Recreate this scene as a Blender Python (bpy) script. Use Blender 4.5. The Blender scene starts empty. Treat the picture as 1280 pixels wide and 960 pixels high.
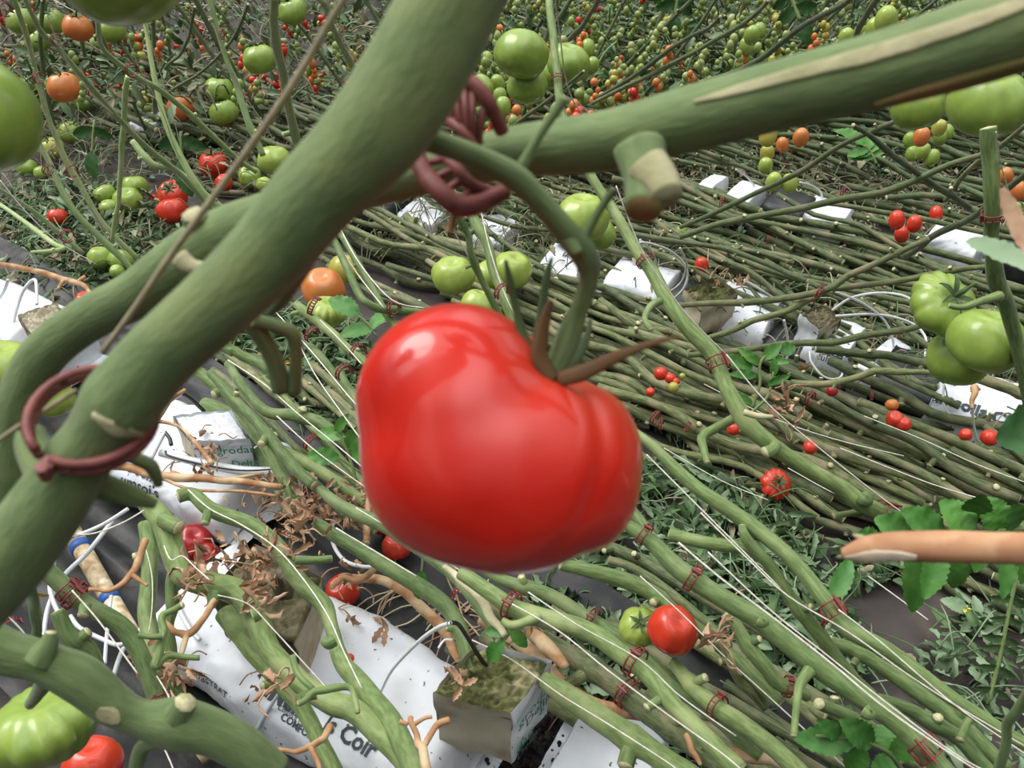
import bpy, math, random
from mathutils import Vector, Matrix, noise
random.seed(7)
S = bpy.context.scene
COL = S.collection
# ------------------------------------------------------------------ camera, world, light, exposure
PITCH = math.radians(40); CAMH = 0.9; F = 1108.5
CAM = Vector((0, 0, CAMH))
FW = Vector((0, math.cos(PITCH), -math.sin(PITCH))); UP = Vector((0, math.sin(PITCH), math.cos(PITCH))); RT = Vector((1, 0, 0))
cd = bpy.data.cameras.new('camera'); cam = bpy.data.objects.new('camera', cd); COL.objects.link(cam)
cam.location = CAM; cam.rotation_euler = (math.pi/2-PITCH, 0, 0)
cd.sensor_width = 34.64; cd.lens = 30.0; cd.clip_start = 0.02; cd.clip_end = 60
cd.dof.use_dof = True; cd.dof.focus_distance = 1.15; cd.dof.aperture_fstop = 19
S.camera = cam
S.view_settings.view_transform = 'Standard'; S.view_settings.look = 'None'
S.view_settings.gamma = 1; S.view_settings.use_curve_mapping = False
S.view_settings.exposure = 0.42

def world():
    w = bpy.data.worlds.new('overcast_greenhouse_sky'); S.world = w; w.use_nodes = True
    nt = w.node_tree; nt.nodes.clear(); N = nt.nodes.new; L = nt.links.new
    out = N('ShaderNodeOutputWorld'); bg = N('ShaderNodeBackground'); tc = N('ShaderNodeTexCoord'); sp = N('ShaderNodeSeparateXYZ')
    L(tc.outputs['Generated'], sp.inputs[0])
    # brightness climbs from the plant-lined horizon to the glass roof
    r = N('ShaderNodeValToRGB'); L(sp.outputs['Z'], r.inputs[0]); e = r.color_ramp.elements
    e[0].position = 0.0; e[0].color = (.06, .07, .05, 1); e[1].position = 1.0; e[1].color = (1.7, 1.75, 1.78, 1)
    m = e.new(.22); m.color = (.24, .26, .23, 1); m = e.new(.5); m.color = (.95, 1.0, .99, 1)
    # dark glazing bars / gutters of the roof: planes of constant x/z
    dv = N('ShaderNodeMath'); dv.operation = 'DIVIDE'; L(sp.outputs['X'], dv.inputs[0]); L(sp.outputs['Z'], dv.inputs[1])
    a = N('ShaderNodeMath'); a.operation = 'MULTIPLY_ADD'; a.inputs[1].default_value = 4.6; a.inputs[2].default_value = 0.6; L(dv.outputs[0], a.inputs[0])
    si = N('ShaderNodeMath'); si.operation = 'SINE'; L(a.outputs[0], si.inputs[0])
    mr = N('ShaderNodeMapRange'); L(si.outputs[0], mr.inputs[0])
    mr.inputs[1].default_value = -.5; mr.inputs[2].default_value = .5; mr.inputs[3].default_value = .62; mr.inputs[4].default_value = 1.35
    lf = N('ShaderNodeMath'); lf.operation = 'MULTIPLY_ADD'; lf.inputs[1].default_value = -.35; lf.inputs[2].default_value = 1.0; L(sp.outputs['X'], lf.inputs[0])   # sky lifted at left and dimmed at right, adding light from the left
    m2 = N('ShaderNodeMath'); m2.operation = 'MULTIPLY'; L(mr.outputs[0], m2.inputs[0]); L(lf.outputs[0], m2.inputs[1])
    # tall plants close behind (towards -y) shut out the low sky there
    qy = N('ShaderNodeMath'); qy.operation = 'MULTIPLY_ADD'; qy.inputs[1].default_value = .55; L(sp.outputs['Y'], qy.inputs[0]); L(sp.outputs['Z'], qy.inputs[2])
    qr = N('ShaderNodeMapRange'); qr.interpolation_type = 'SMOOTHSTEP'; L(qy.outputs[0], qr.inputs[0]); qr.inputs[1].default_value = .30; qr.inputs[2].default_value = .72; qr.inputs[3].default_value = .30; qr.inputs[4].default_value = 1.12
    m3 = N('ShaderNodeMath'); m3.operation = 'MULTIPLY'; L(m2.outputs[0], m3.inputs[0]); L(qr.outputs[0], m3.inputs[1]); m2 = m3
    mul = N('ShaderNodeVectorMath'); mul.operation = 'SCALE'; L(r.outputs[0], mul.inputs[0]); L(m2.outputs[0], mul.inputs['Scale'])
    L(mul.outputs[0], bg.inputs[0]); bg.inputs[1].default_value = 1.0; L(bg.outputs[0], out.inputs[0])
world()
sd = bpy.data.lights.new('diffuse_sun', 'SUN'); so = bpy.data.objects.new('diffuse_sun', sd); COL.objects.link(so)
sd.energy = 1.7; sd.angle = math.radians(30); sd.color = (1, .98, .94)
so.rotation_euler = Vector((-.55, .30, .80)).to_track_quat('Z', 'Y').to_euler()

# ------------------------------------------------------------------ pixel helpers (real distances)
def ray(x, y): return FW + RT*((x-640)/F) + UP*((480-y)/F)
def at(x, y, d): return CAM + ray(x, y)*d
def dep_h(x, y, h):
    r = ray(x, y); return (h-CAMH)/r.z
def atH(x, y, h): return at(x, y, dep_h(x, y, h))
DV = Vector((.80, -.60, 0)); NV = Vector((.60, .80, 0)); RO = atH(400, 830, 0.0); RO.z = 0
def RW(s, n, h=0): 
    p = RO + DV*s + NV*n; p.z = h; return p
YAW = math.atan2(-.60, .80)

# ------------------------------------------------------------------ materials
MATS = {}
def newmat(name, rough=.5, spec=.5):
    m = bpy.data.materials.new(name); m.use_nodes = True
    b = m.node_tree.nodes['Principled BSDF']; b.inputs['Roughness'].default_value = rough
    b.inputs['Specular IOR Level'].default_value = spec; MATS[name] = m
    return m, m.node_tree, b
def noisemix(nt, b, c1, c2, scale, coord='Object', lo=.35, hi=.65, detail=4, c3=None, s3=3, rand=0., stretch=None, bump=0, bscale=None, uv=False):
    N = nt.nodes.new; L = nt.links.new
    tc = N('ShaderNodeTexCoord'); src = tc.outputs['UV' if uv else coord]
    if stretch:
        mp = N('ShaderNodeMapping'); mp.inputs['Scale'].default_value = stretch; L(src, mp.inputs[0]); src = mp.outputs[0]
    n = N('ShaderNodeTexNoise'); n.inputs['Scale'].default_value = scale; n.inputs['Detail'].default_value = detail; L(src, n.inputs[0])
    r = N('ShaderNodeMapRange'); L(n.outputs[0], r.inputs[0]); r.inputs[1].default_value = lo; r.inputs[2].default_value = hi
    mx = N('ShaderNodeMix'); mx.data_type = 'RGBA'; L(r.outputs[0], mx.inputs[0]); mx.inputs[6].default_value = (*c1, 1); mx.inputs[7].default_value = (*c2, 1)
    col = mx.outputs[2]
    if c3:
        n3 = N('ShaderNodeTexNoise'); n3.inputs['Scale'].default_value = s3; n3.inputs['Detail'].default_value = 3; L(tc.outputs['Object'], n3.inputs[0])
        r3 = N('ShaderNodeMapRange'); L(n3.outputs[0], r3.inputs[0]); r3.inputs[1].default_value = .52; r3.inputs[2].default_value = .68
        m3 = N('ShaderNodeMix'); m3.data_type = 'RGBA'; L(r3.outputs[0], m3.inputs[0]); L(col, m3.inputs[6]); m3.inputs[7].default_value = (*c3, 1); col = m3.outputs[2]
    if rand:
        oi = N('ShaderNodeObjectInfo'); hs = N('ShaderNodeHueSaturation'); L(col, hs.inputs['Color'])
        q = N('ShaderNodeMapRange'); L(oi.outputs['Random'], q.inputs[0]); q.inputs[3].default_value = 1-rand; q.inputs[4].default_value = 1+rand; L(q.outputs[0], hs.inputs['Value'])
        q = N('ShaderNodeMapRange'); L(oi.outputs['Random'], q.inputs[0]); q.inputs[3].default_value = .5+rand*.05; q.inputs[4].default_value = .5-rand*.05; L(q.outputs[0], hs.inputs['Hue'])
        col = hs.outputs[0]
    L(col, b.inputs['Base Color'])
    if bump:
        nb = N('ShaderNodeTexNoise'); nb.inputs['Scale'].default_value = bscale or scale*2; nb.inputs['Detail'].default_value = 4; L(src, nb.inputs[0])
        bp = N('ShaderNodeBump'); bp.inputs['Strength'].default_value = bump; bp.inputs['Distance'].default_value = .002; L(nb.outputs[0], bp.inputs['Height']); L(bp.outputs[0], b.inputs['Normal'])
def simple(name, c1, c2, scale, rough=.5, spec=.4, **k):
    m, nt, b = newmat(name, rough, spec); noisemix(nt, b, c1, c2, scale, **k); return m
def stemmat(name, c1, c2, c3, rough=.6, rand=.2, bump=.4):
    m, nt, b = newmat(name, rough, .35)
    noisemix(nt, b, c1, c2, 1.0, uv=True, stretch=(16, 70, 1), c3=c3, s3=26, rand=rand, bump=bump, bscale=2.6, lo=.40, hi=.60)
    b.inputs['Sheen Weight'].default_value = .12; b.inputs['Sheen Roughness'].default_value = .5
    return m
M_NEAR = stemmat('near_stem_green', (.115, .165, .060), (.150, .205, .078), (.20, .235, .085), .8, .03, .25)
M_STEM = stemmat('fresh_stem_green', (.098, .152, .042), (.160, .228, .074), (.23, .28, .11), bump=.18)
M_PALE = stemmat('pale_stem_green', (.22, .32, .11), (.31, .40, .17), (.36, .40, .20), bump=.15)  # pale green, also lifted to make up for dim light on upright stems
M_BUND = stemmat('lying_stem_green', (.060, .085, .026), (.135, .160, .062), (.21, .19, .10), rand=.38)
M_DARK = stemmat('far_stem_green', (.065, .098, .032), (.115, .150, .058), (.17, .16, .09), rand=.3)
M_DRYS = simple('dry_stalk', (.30, .15, .07), (.46, .27, .14), 60, .8, .2, c3=(.55, .42, .26), s3=30, bump=.4)
M_STRAWD = simple('grey_straw', (.20, .18, .11), (.34, .31, .20), 40, .85, .2)
M_STRAW = simple('straw_stalk', (.42, .38, .22), (.60, .55, .36), 60, .8, .2)
M_CUT = simple('cut_stem_end', (.62, .58, .36), (.42, .38, .20), 300, .8, .2)
M_SCAR = simple('pale_scar', (.42, .38, .23), (.30, .29, .15), 120, .8, .2, bump=.4)
M_BSCAR = simple('brown_scar', (.30, .17, .07), (.17, .16, .05), 120, .8, .2)
M_CLIP = simple('maroon_plastic', (.155, .022, .020), (.215, .034, .030), 80, .38, .5)
M_CLIPB = simple('dusty_maroon_plastic', (.14, .035, .030), (.22, .065, .052), 180, .55, .4)
M_TWINE = simple('white_twine', (.80, .77, .68), (.62, .56, .46), 200, .7, .3)
M_TWINT = simple('tan_twine', (.36, .31, .20), (.27, .23, .15), 200, .8, .2)
M_HOSE = simple('grey_drip_tube', (.45, .47, .50), (.58, .60, .62), 30, .4, .5)
M_HOSEW = simple('white_drip_tube', (.72, .74, .74), (.60, .62, .62), 30, .4, .5)
M_BLACKP = simple('black_plastic', (.012, .012, .014), (.03, .03, .032), 30, .35, .5)
M_BLUE = simple('blue_tape', (.03, .10, .32), (.02, .07, .24), 60, .5)
M_PIPE = simple('dirty_cream_pipe', (.62, .50, .32), (.34, .22, .11), 90, .6, .3, c3=(.70, .62, .46), s3=60)
M_LEAF = simple('fresh_leaf', (.045, .15, .022), (.085, .235, .040), 40, .5, .4, rand=.15, bump=.6)
M_LEAFD = simple('dark_leaf', (.025, .085, .020), (.045, .125, .030), 40, .5, .4, rand=.15)
M_WILT = simple('wilted_leaf', (.055, .105, .040), (.115, .185, .075), 25, .6, .3)
M_WILT2 = simple('pale_wilted_leaf', (.16, .24, .13), (.24, .32, .19), 25, .6, .3)
M_DRYL = simple('brown_dry_leaf', (.34, .19, .11), (.52, .35, .23), 50, .85, .2, bump=.6)
M_ORL = simple('orange_leaf', (.55, .24, .03), (.50, .33, .04), 40, .7, .3)
M_YEL = simple('yellow_petal', (.80, .62, .03), (.70, .50, .02), 80, .6)
M_CALYX = simple('calyx_green', (.065, .105, .040), (.095, .140, .055), 8, .6, .3)
M_CALYXB = simple('browned_calyx', (.17, .075, .028), (.105, .075, .035), 60, .6, .3)
M_MOSS = simple('mossy_rockwool', (.022, .030, .012), (.14, .145, .055), 38, .95, .1, c3=(.36, .32, .18), s3=28, bump=1.0, bscale=240)
M_WOOL = simple('old_rockwool', (.125, .115, .060), (.22, .19, .12), 60, .95, .1, c3=(.05, .06, .02), s3=34, bump=1.0, bscale=260)
M_CARD = simple('beige_wrapper', (.42, .37, .27), (.52, .47, .36), 26, .75, .3, c3=(.33, .24, .14), s3=22, bump=.5)
M_INKG = simple('green_ink', (.02, .20, .09), (.03, .24, .11), 30, .6)
M_INKD = simple('dark_ink', (.03, .045, .05), (.05, .065, .07), 30, .6)
M_SOIL = simple('dark_substrate', (.012, .010, .009), (.040, .033, .026), 90, .9, .2, bump=1.0)

def filmmat():
    m, nt, b = newmat('white_film', .38, .5)
    noisemix(nt, b, (.62, .64, .69), (.82, .84, .87), 9, bump=.9, bscale=30, c3=(.50, .50, .50), s3=9)
    # small dirt specks
    N = nt.nodes.new; L = nt.links.new
    v = N('ShaderNodeTexNoise'); v.inputs['Scale'].default_value = 130; v.inputs['Detail'].default_value = 2
    tc = N('ShaderNodeTexCoord'); L(tc.outputs['Object'], v.inputs[0])
    r = N('ShaderNodeMapRange'); L(v.outputs[0], r.inputs[0]); r.inputs[1].default_value = .70; r.inputs[2].default_value = .73
    mx = N('ShaderNodeMix'); mx.data_type = 'RGBA'; L(r.outputs[0], mx.inputs[0]); src = b.inputs['Base Color'].links[0].from_socket
    L(src, mx.inputs[6]); mx.inputs[7].default_value = (.12, .10, .08, 1); L(mx.outputs[2], b.inputs['Base Color'])
    return m
M_FILM = filmmat()
def tom(name, base, top, blotch, rough=.22, sss=0., speck=None):
    m, nt, b = newmat(name, rough, .5); N = nt.nodes.new; L = nt.links.new
    tc = N('ShaderNodeTexCoord'); sp = N('ShaderNodeSeparateXYZ'); L(tc.outputs['Object'], sp.inputs[0])
    r = N('ShaderNodeMapRange'); L(sp.outputs['Z'], r.inputs[0]); r.inputs[1].default_value = -.3; r.inputs[2].default_value = .75
    mx = N('ShaderNodeMix'); mx.data_type = 'RGBA'; L(r.outputs[0], mx.inputs[0]); mx.inputs[6].default_value = (*base, 1); mx.inputs[7].default_value = (*top, 1)
    n = N('ShaderNodeTexNoise'); n.inputs['Scale'].default_value = 2.6; n.inputs['Detail'].default_value = 5; L(tc.outputs['Object'], n.inputs[0])
    r2 = N('ShaderNodeMapRange'); L(n.outputs[0], r2.inputs[0]); r2.inputs[1].default_value = .45; r2.inputs[2].default_value = .75
    m2 = N('ShaderNodeMix'); m2.data_type = 'RGBA'; L(r2.outputs[0], m2.inputs[0]); L(mx.outputs[2], m2.inputs[6]); m2.inputs[7].default_value = (*blotch, 1)
    L(m2.outputs[2], b.inputs['Base Color'])
    if sss: b.inputs['Subsurface Weight'].default_value = sss; b.inputs['Subsurface Radius'].default_value = (.5, .12, .05) if base[0] > .3 else (.3, .4, .1); b.inputs['Subsurface Scale'].default_value = .1
    return m
T = dict(
    green=tom('unripe_green_skin', (.215, .315, .055), (.235, .335, .065), (.30, .39, .07), .25),
    pale=tom('pale_green_skin', (.31, .40, .075), (.29, .39, .065), (.38, .44, .11), .25),
    yellow=tom('yellow_green_skin', (.42, .36, .07), (.33, .34, .06), (.50, .36, .07), .27),
    orange=tom('turning_orange_skin', (.62, .17, .045), (.50, .20, .05), (.66, .13, .03), .27),
    red=tom('ripe_red_skin', (.54, .026, .014), (.54, .045, .016), (.60, .045, .022), .22),
    fargreen=tom('far_green_skin', (.20, .27, .060), (.22, .30, .075), (.27, .33, .10), .35), farpale=tom('far_pale_skin', (.29, .35, .12), (.28, .34, .11), (.35, .38, .15), .35),
    dull=tom('overripe_red_skin', (.34, .010, .012), (.30, .010, .012), (.42, .02, .02), .3))

# ------------------------------------------------------------------ mesh builder
class MB:
    def __init__(s): s.v = []; s.f = []; s.m = []; s.uv = []
    def face(s, idx, mi=0, uv=None): s.f.append(idx); s.m.append(mi); s.uv.append(uv)
    def tube(s, pts, rad, seg=10, mi=0, capmi=None, caps=(True, True), flat=1.0, wob=0.0, seed=0):
        n = len(pts); base = len(s.v); L = 0; prev = None; t0 = (pts[1]-pts[0]).normalized()
        u = t0.orthogonal().normalized(); fr = []
        for i in range(n):
            t = (pts[min(i+1, n-1)]-pts[max(i-1, 0)])
            t = t.normalized() if t.length > 1e-9 else t0
            u = (u - t*u.dot(t)); u = u.normalized() if u.length > 1e-6 else t.orthogonal().normalized()
            w = t.cross(u); fr.append((u, w, t))
            if i: L += (pts[i]-pts[i-1]).length
            for k in range(seg):
                a = 2*math.pi*k/seg; r = rad[i]
                if wob: r *= 1+wob*noise.noise(Vector((math.cos(a)*1.3+seed, math.sin(a)*1.3, L/max(rad[i], 1e-5)*.16)))
                s.v.append(pts[i]+u*(math.cos(a)*r)+w*(math.sin(a)*r*flat))
        Ls = [0]
        for i in range(1, n): Ls.append(Ls[-1]+(pts[i]-pts[i-1]).length)
        for i in range(n-1):
            for k in range(seg):
                a = base+i*seg+k; b = base+i*seg+(k+1) % seg
                s.face((a, b, b+seg, a+seg), mi, ((k/seg, Ls[i]), ((k+1)/seg, Ls[i]), ((k+1)/seg, Ls[i+1]), (k/seg, Ls[i+1])))
        cm = mi if capmi is None else capmi
        for e, on in enumerate(caps):
            if not on: continue
            c = len(s.v); i = 0 if e == 0 else n-1
            s.v.append(pts[i] + fr[i][2]*(rad[i]*(.15 if e else -.15)))
            for k in range(seg):
                a = base+i*seg+k; b = base+i*seg+(k+1) % seg
                s.face((a, c, b) if e == 0 else (a, b, c), cm)
        return fr
    def box(s, corners, mi=0):
        b = len(s.v); s.v += [Vector(c) for c in corners]   # 0-3 bottom loop, 4-7 top loop
        for q in ((0, 3, 2, 1), (4, 5, 6, 7), (0, 1, 5, 4), (1, 2, 6, 5), (2, 3, 7, 6), (3, 0, 4, 7)): s.face(tuple(b+k for k in q), mi)
    def grid(s, rows, mi=0, closed=False):
        b = len(s.v); h = len(rows); w = len(rows[0])
        for r in rows: s.v += r
        for i in range(h-1):
            for k in range(w if closed else w-1):
                a = b+i*w+k; c = b+i*w+(k+1) % w
                s.face((a, c, c+w, a+w), mi, ((k/w, i/h), ((k+1)/w, i/h), ((k+1)/w, (i+1)/h), (k/w, (i+1)/h)))
    def mesh(s, name, mats, off=Vector((0, 0, 0)), smooth=True):
        me = bpy.data.meshes.new(name); me.from_pydata([tuple(v-off) for v in s.v], [], s.f)
        for m in (mats if isinstance(mats, (list, tuple)) else [mats]): me.materials.append(m)
        me.polygons.foreach_set('material_index', s.m)
        if smooth: me.polygons.foreach_set('use_smooth', [True]*len(s.f))
        ul = me.uv_layers.new(name='UVMap'); flat = []
        for f, uv in zip(s.f, s.uv):
            if uv: 
                for q in uv: flat += [q[0], q[1]]
            else: flat += [0.5, 0.5]*len(f)
        ul.data.foreach_set('uv', flat); me.update()
        return me
def tag(o, label=None, cat=None, group=None, kind=None):
    if label: o['label'] = label
    if cat: o['category'] = cat
    if group: o['group'] = group
    if kind: o['kind'] = kind
    return o
def thing(name, loc, label, cat, group=None):
    o = bpy.data.objects.new(name, None); COL.objects.link(o); o.location = loc; o.empty_display_size = .02
    return tag(o, label, cat, group)
def part(name, mb, mats, root=None, smooth=True, label=None, off=None):
    o0 = off if off is not None else (root_loc(root) if root else Vector((0, 0, 0)))
    me = mb.mesh(name, mats, o0, smooth); o = bpy.data.objects.new(name, me); COL.objects.link(o)
    if root: o.parent = root
    elif off is not None: o.location = off
    if label: o['label'] = label
    return o
def root_loc(o):
    p = Vector((0, 0, 0))
    while o: p += o.location; o = o.parent
    return p
def solo(name, mb, mats, label, cat, group=None, kind=None, smooth=True):
    c = Vector((0, 0, 0))
    for v in mb.v: c += v
    c /= max(1, len(mb.v)); c.z = min(v.z for v in mb.v)
    o = part(name, mb, mats, None, smooth, off=c); return tag(o, label, cat, group, kind)

def smooth_path(P, R, step=6, jit=0, seed=0):
    """Catmull-Rom through P (Vectors) with radii R"""
    out = []; rr = []; n = len(P); rnd = random.Random(seed)
    for i in range(n-1):
        p0 = P[max(i-1, 0)]; p1 = P[i]; p2 = P[i+1]; p3 = P[min(i+2, n-1)]
        for k in range(step):
            t = k/step
            q = .5*((2*p1)+(p2-p0)*t+(2*p0-5*p1+4*p2-p3)*t*t+(3*p1-p0-3*p2+p3)*t**3)
            r0 = R[max(i-1, 0)]; r3 = R[min(i+2, n-1)]
            out.append(q); rr.append(max(.5*min(R[i], R[i+1]), .5*((2*R[i])+(R[i+1]-r0)*t+(2*r0-5*R[i]+4*R[i+1]-r3)*t*t+(3*R[i]-r0-3*R[i+1]+r3)*t**3)))
    out.append(P[-1].copy()); rr.append(R[-1])
    if jit:
        for i, q in enumerate(out):
            q += noise.noise_vector(Vector((seed*3.1, i*1.3/step, 1.7)))*jit
    return out, rr

def interp(spec, t):
    if isinstance(spec, (int, float)): return spec
    x = t*(len(spec)-1); i = min(int(x), len(spec)-2); t = x-i; p1, p2 = spec[i], spec[i+1]; p0 = spec[i-1] if i else 2*p1-p2; p3 = spec[i+2] if i+2 < len(spec) else 2*p2-p1
    return .5*(2*p1+(p2-p0)*t+(2*p0-5*p1+4*p2-p3)*t*t+(3*p1-p0-3*p2+p3)*t**3)
def pix_path(pts, w, h=None, d=None, ground=.006):
    P = []; R = []; Ls = [0]
    for i in range(1, len(pts)): Ls.append(Ls[-1]+math.hypot(pts[i][0]-pts[i-1][0], pts[i][1]-pts[i-1][1]))
    for i, p in enumerate(pts):
        t = Ls[i]/Ls[-1]
        dd = interp(d, t) if d is not None else dep_h(p[0], p[1], interp(h, t))
        ww = p[2] if len(p) > 2 else (interp(w, t))
        q = at(p[0], p[1], dd); r = .5*ww*dd/F
        P.append(q); R.append(r)
    return P, R

VS = [0]
def vine(label, pts, w=14, h=None, d=None, mat=None, stubs=None, name='tomato_vine', cat='vine', group=None, caps=(True, True), seg=12, step=6, nodes=None, wob=.06, gap=None, scars=0):
    mat = mat or M_STEM; VS[0] += 1; sd = VS[0]; rnd = random.Random(sd*77)
    P, R = pix_path(pts, w, h, d)
    if seg < 20 and name == 'tomato_vine': R = [r*.88 for r in R]
    return vine_world(label, P, R, mat, stubs, name, cat, group, caps, seg, step, wob, sd, rnd, jit=0 if seg >= 20 else (.005 if len(pts) < 6 else .0025))
def vine_world(label, P, R, mat, stubs=3, name='tomato_vine', cat='vine', group=None, caps=(True, True), seg=10, step=6, wob=.1, sd=0, rnd=None, jit=.003, stubparts=True):
    rnd = rnd or random.Random(sd)
    pp, rr = smooth_path(P, R, step, jit*.6, sd)
    n = len(pp)
    if stubs is None: stubs = max(1, n//7)
    ids = sorted(set(int(n*(k+rnd.random()*.6+.2)/max(stubs, 1)) for k in range(stubs))) if stubs else []
    ids = [i for i in ids if 1 < i < n-2]
    for i in ids:                                              # swollen nodes
        rr[i] *= 1.20; rr[i-1] *= 1.07; rr[i+1] *= 1.07
    low = min(pp, key=lambda q: q.z)
    root = thing(name, low.copy(), label, cat, group)
    mb = MB(); mb.tube(pp, rr, seg, 0, 1, caps, wob=wob, seed=sd)
    onemesh = not stubparts
    tgt = mb
    for j, i in enumerate(ids):
        t = (pp[i+1]-pp[i-1]).normalized(); c = (CAM-pp[i]).normalized()
        side = t.cross(c).normalized()*(1 if (j+sd) % 2 else -1)
        dr = (side*rnd.uniform(.5, 1)+c*rnd.uniform(.2, .9)+t*rnd.uniform(-.6, .3)).normalized(); r = rr[i]
        if onemesh: m2 = mb
        else: m2 = MB()
        ln = r*rnd.choice((1.35, 1.5, 1.9, 2.4)); rad = r*rnd.uniform(.42, .62)
        m2.tube([pp[i]+dr*r*.3, pp[i]+dr*r*.9, pp[i]+dr*ln], [rad*1.25, rad, rad*.95], 8, 0, 1)
        if not onemesh: part('leaf_stub', m2, [mat, M_CUT], root)
    part('stem', mb, [mat, M_CUT], root)
    return root, pp, rr
def branch(root, name, pts, w, h=None, d=None, mat=None, label=None, seg=8, step=5, capm=None):
    P, R = pix_path(pts, w, h, d); pp, rr = smooth_path(P, R, step)
    mb = MB(); mb.tube(pp, rr, seg, 0, 1, wob=.12, seed=len(pts)+P[0].x*50)
    return part(name, mb, [mat or M_STEM, capm or M_CUT], root, label=label)
def surf_patch(pp, rr, i0, i1, dirv, half, lift=.0004, nx=9):
    rows = []; n = i1-i0
    for i in range(i0, i1+1):
        t = (pp[min(i+1, len(pp)-1)]-pp[max(i-1, 0)]).normalized(); dd = dirv - t*dirv.dot(t); dd.normalize(); w = t.cross(dd)
        k = (i-i0)/n; ha = half*(math.sin(math.pi*min(max(k, .02), .98))**.5)*(1+.18*noise.noise(Vector((i*.3, 3, 1))))
        rows.append([pp[i]+(dd*math.cos(a)+w*math.sin(a))*(rr[i]*1.06+lift-(.001 if abs(j-(nx-1)/2) > (nx-1)/2-.5 else 0)) for j in range(nx) for a in [(-1+2*j/(nx-1))*ha]])
    mb = MB(); mb.grid(rows); return mb

# ------------------------------------------------------------------ twine, clips
def twine(label, pts, w=2.2, h=None, d=None, mat=None, group='white twines along the vines', name='twine', sag=0):
    w = w if mat else w*.72
    P, R = pix_path(pts, w, h, d); pp, rr = smooth_path(P, R, 5)
    if sag:
        for i, q in enumerate(pp): q.z -= sag*math.sin(math.pi*i/(len(pp)-1))
    mb = MB(); mb.tube(pp, rr, 6, 0)
    return solo(name, mb, mat or M_TWINE, label, 'twine', group)
def clip(label, c, axis, R, width, tr, mat=None, arc=(0, 6.28), bars=11, group='maroon vine clips', clasp=True, ref=None, flat=1.0):
    """two thin rings joined by crossbars, with a clasp tab"""
    mat = mat or M_CLIP; axis = axis.normalized()
    u = ((ref - axis*ref.dot(axis)) if ref is not None else axis.orthogonal()).normalized(); w = axis.cross(u)
    root = thing('vine_clip', c.copy(), label, 'clip', group)
    def q(a, o): return c+u*(math.cos(a)*R)+w*(math.sin(a)*R*flat)+axis*o
    n = 28; mb = MB()
    for o in (-width/2, width/2):
        mb.tube([q(arc[0]+(arc[1]-arc[0])*i/n, o) for i in range(n+1)], [tr]*(n+1), 6)
    for k in range(bars):
        a = arc[0]+(arc[1]-arc[0])*(k+.5)/bars; mb.tube([q(a, -width/2), q(a, width/2)], [tr*.9]*2, 5)
    part('ring', mb, mat, root)
    if clasp:
        m2 = MB(); a = arc[0]; p = q(a, 0); o = (p-c).normalized(); t = axis.cross(o)
        cs = []
        for z in (-.1, 1.0):
            for sx, sy in ((-1, -1), (1, -1), (1, 1), (-1, 1)): cs.append(p+o*(R*.26*z)+t*(R*.11*sx)+axis*(width*.55*sy))
        m2.box(cs); m2.tube([p+o*R*.2-axis*width*.8, p+o*R*.2+axis*width*.8], [R*.11]*2, 8)
        part('clasp', m2, mat, root, smooth=False)
    return root
def clip_on(label, V, px, py, k=1.45, mat=None, width=None, group='maroon vine clips', arc=(0, 6.28)):
    """a clip round vine V at the place that shows at (px, py)"""
    _, pp, rr = V; best = None
    for i in range(1, len(pp)-1):
        v = pp[i]-CAM; dz = v.dot(FW); x = 640+F*v.dot(RT)/dz; y = 480-F*v.dot(UP)/dz; e = (x-px)**2+(y-py)**2
        if best is None or e < best[0]: best = (e, i)
    i = best[1]; t = (pp[i+1]-pp[i-1]).normalized(); r = rr[i]
    R = max(r*k, r+.0028)
    return clip(label, pp[i]+Vector((0, 0, (R-r)*.6)), t, R, (width*.8 if width else R*.5), R*.068, mat, arc=arc, group=group, ref=RT*random.uniform(-1, 1)+Vector((0, 0, 1)), bars=10)

# ------------------------------------------------------------------ leaves
def leaflet(mb, base, dirv, up, L, W, mi=0, n=9, serr=.14, droop=.3, fold=.25, curl=0., seed=0):
    dirv = dirv.normalized(); side = dirv.cross(up).normalized(); up2 = side.cross(dirv).normalized(); rows = []
    p = base.copy(); d = dirv.copy(); th = 0
    for i in range(n+1):
        t = i/n; w = W*.5*(math.sin(math.pi*min(1, t*.93+.05))**.75)*(1-.25*t)
        w *= 1+serr*(1 if i % 2 else -1)*.8
        th = droop*t*1.6; d = dirv*math.cos(th)-up2*math.sin(th); nn = up2*math.cos(th)+dirv*math.sin(th)
        cu = curl*t
        row = []
        for j in range(-2, 3):
            s = j/2; z = abs(s)*w*fold*1.6 + .08*w*math.sin(t*19+j*2+seed); s2 = s*w*(1-.35*abs(curl)*abs(s))
            row.append(p+side*s2+nn*(z+cu*w*s*s*1.5))
        rows.append(row)
        p = p+d*(L/n)
    mb.grid(rows, mi)
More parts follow.
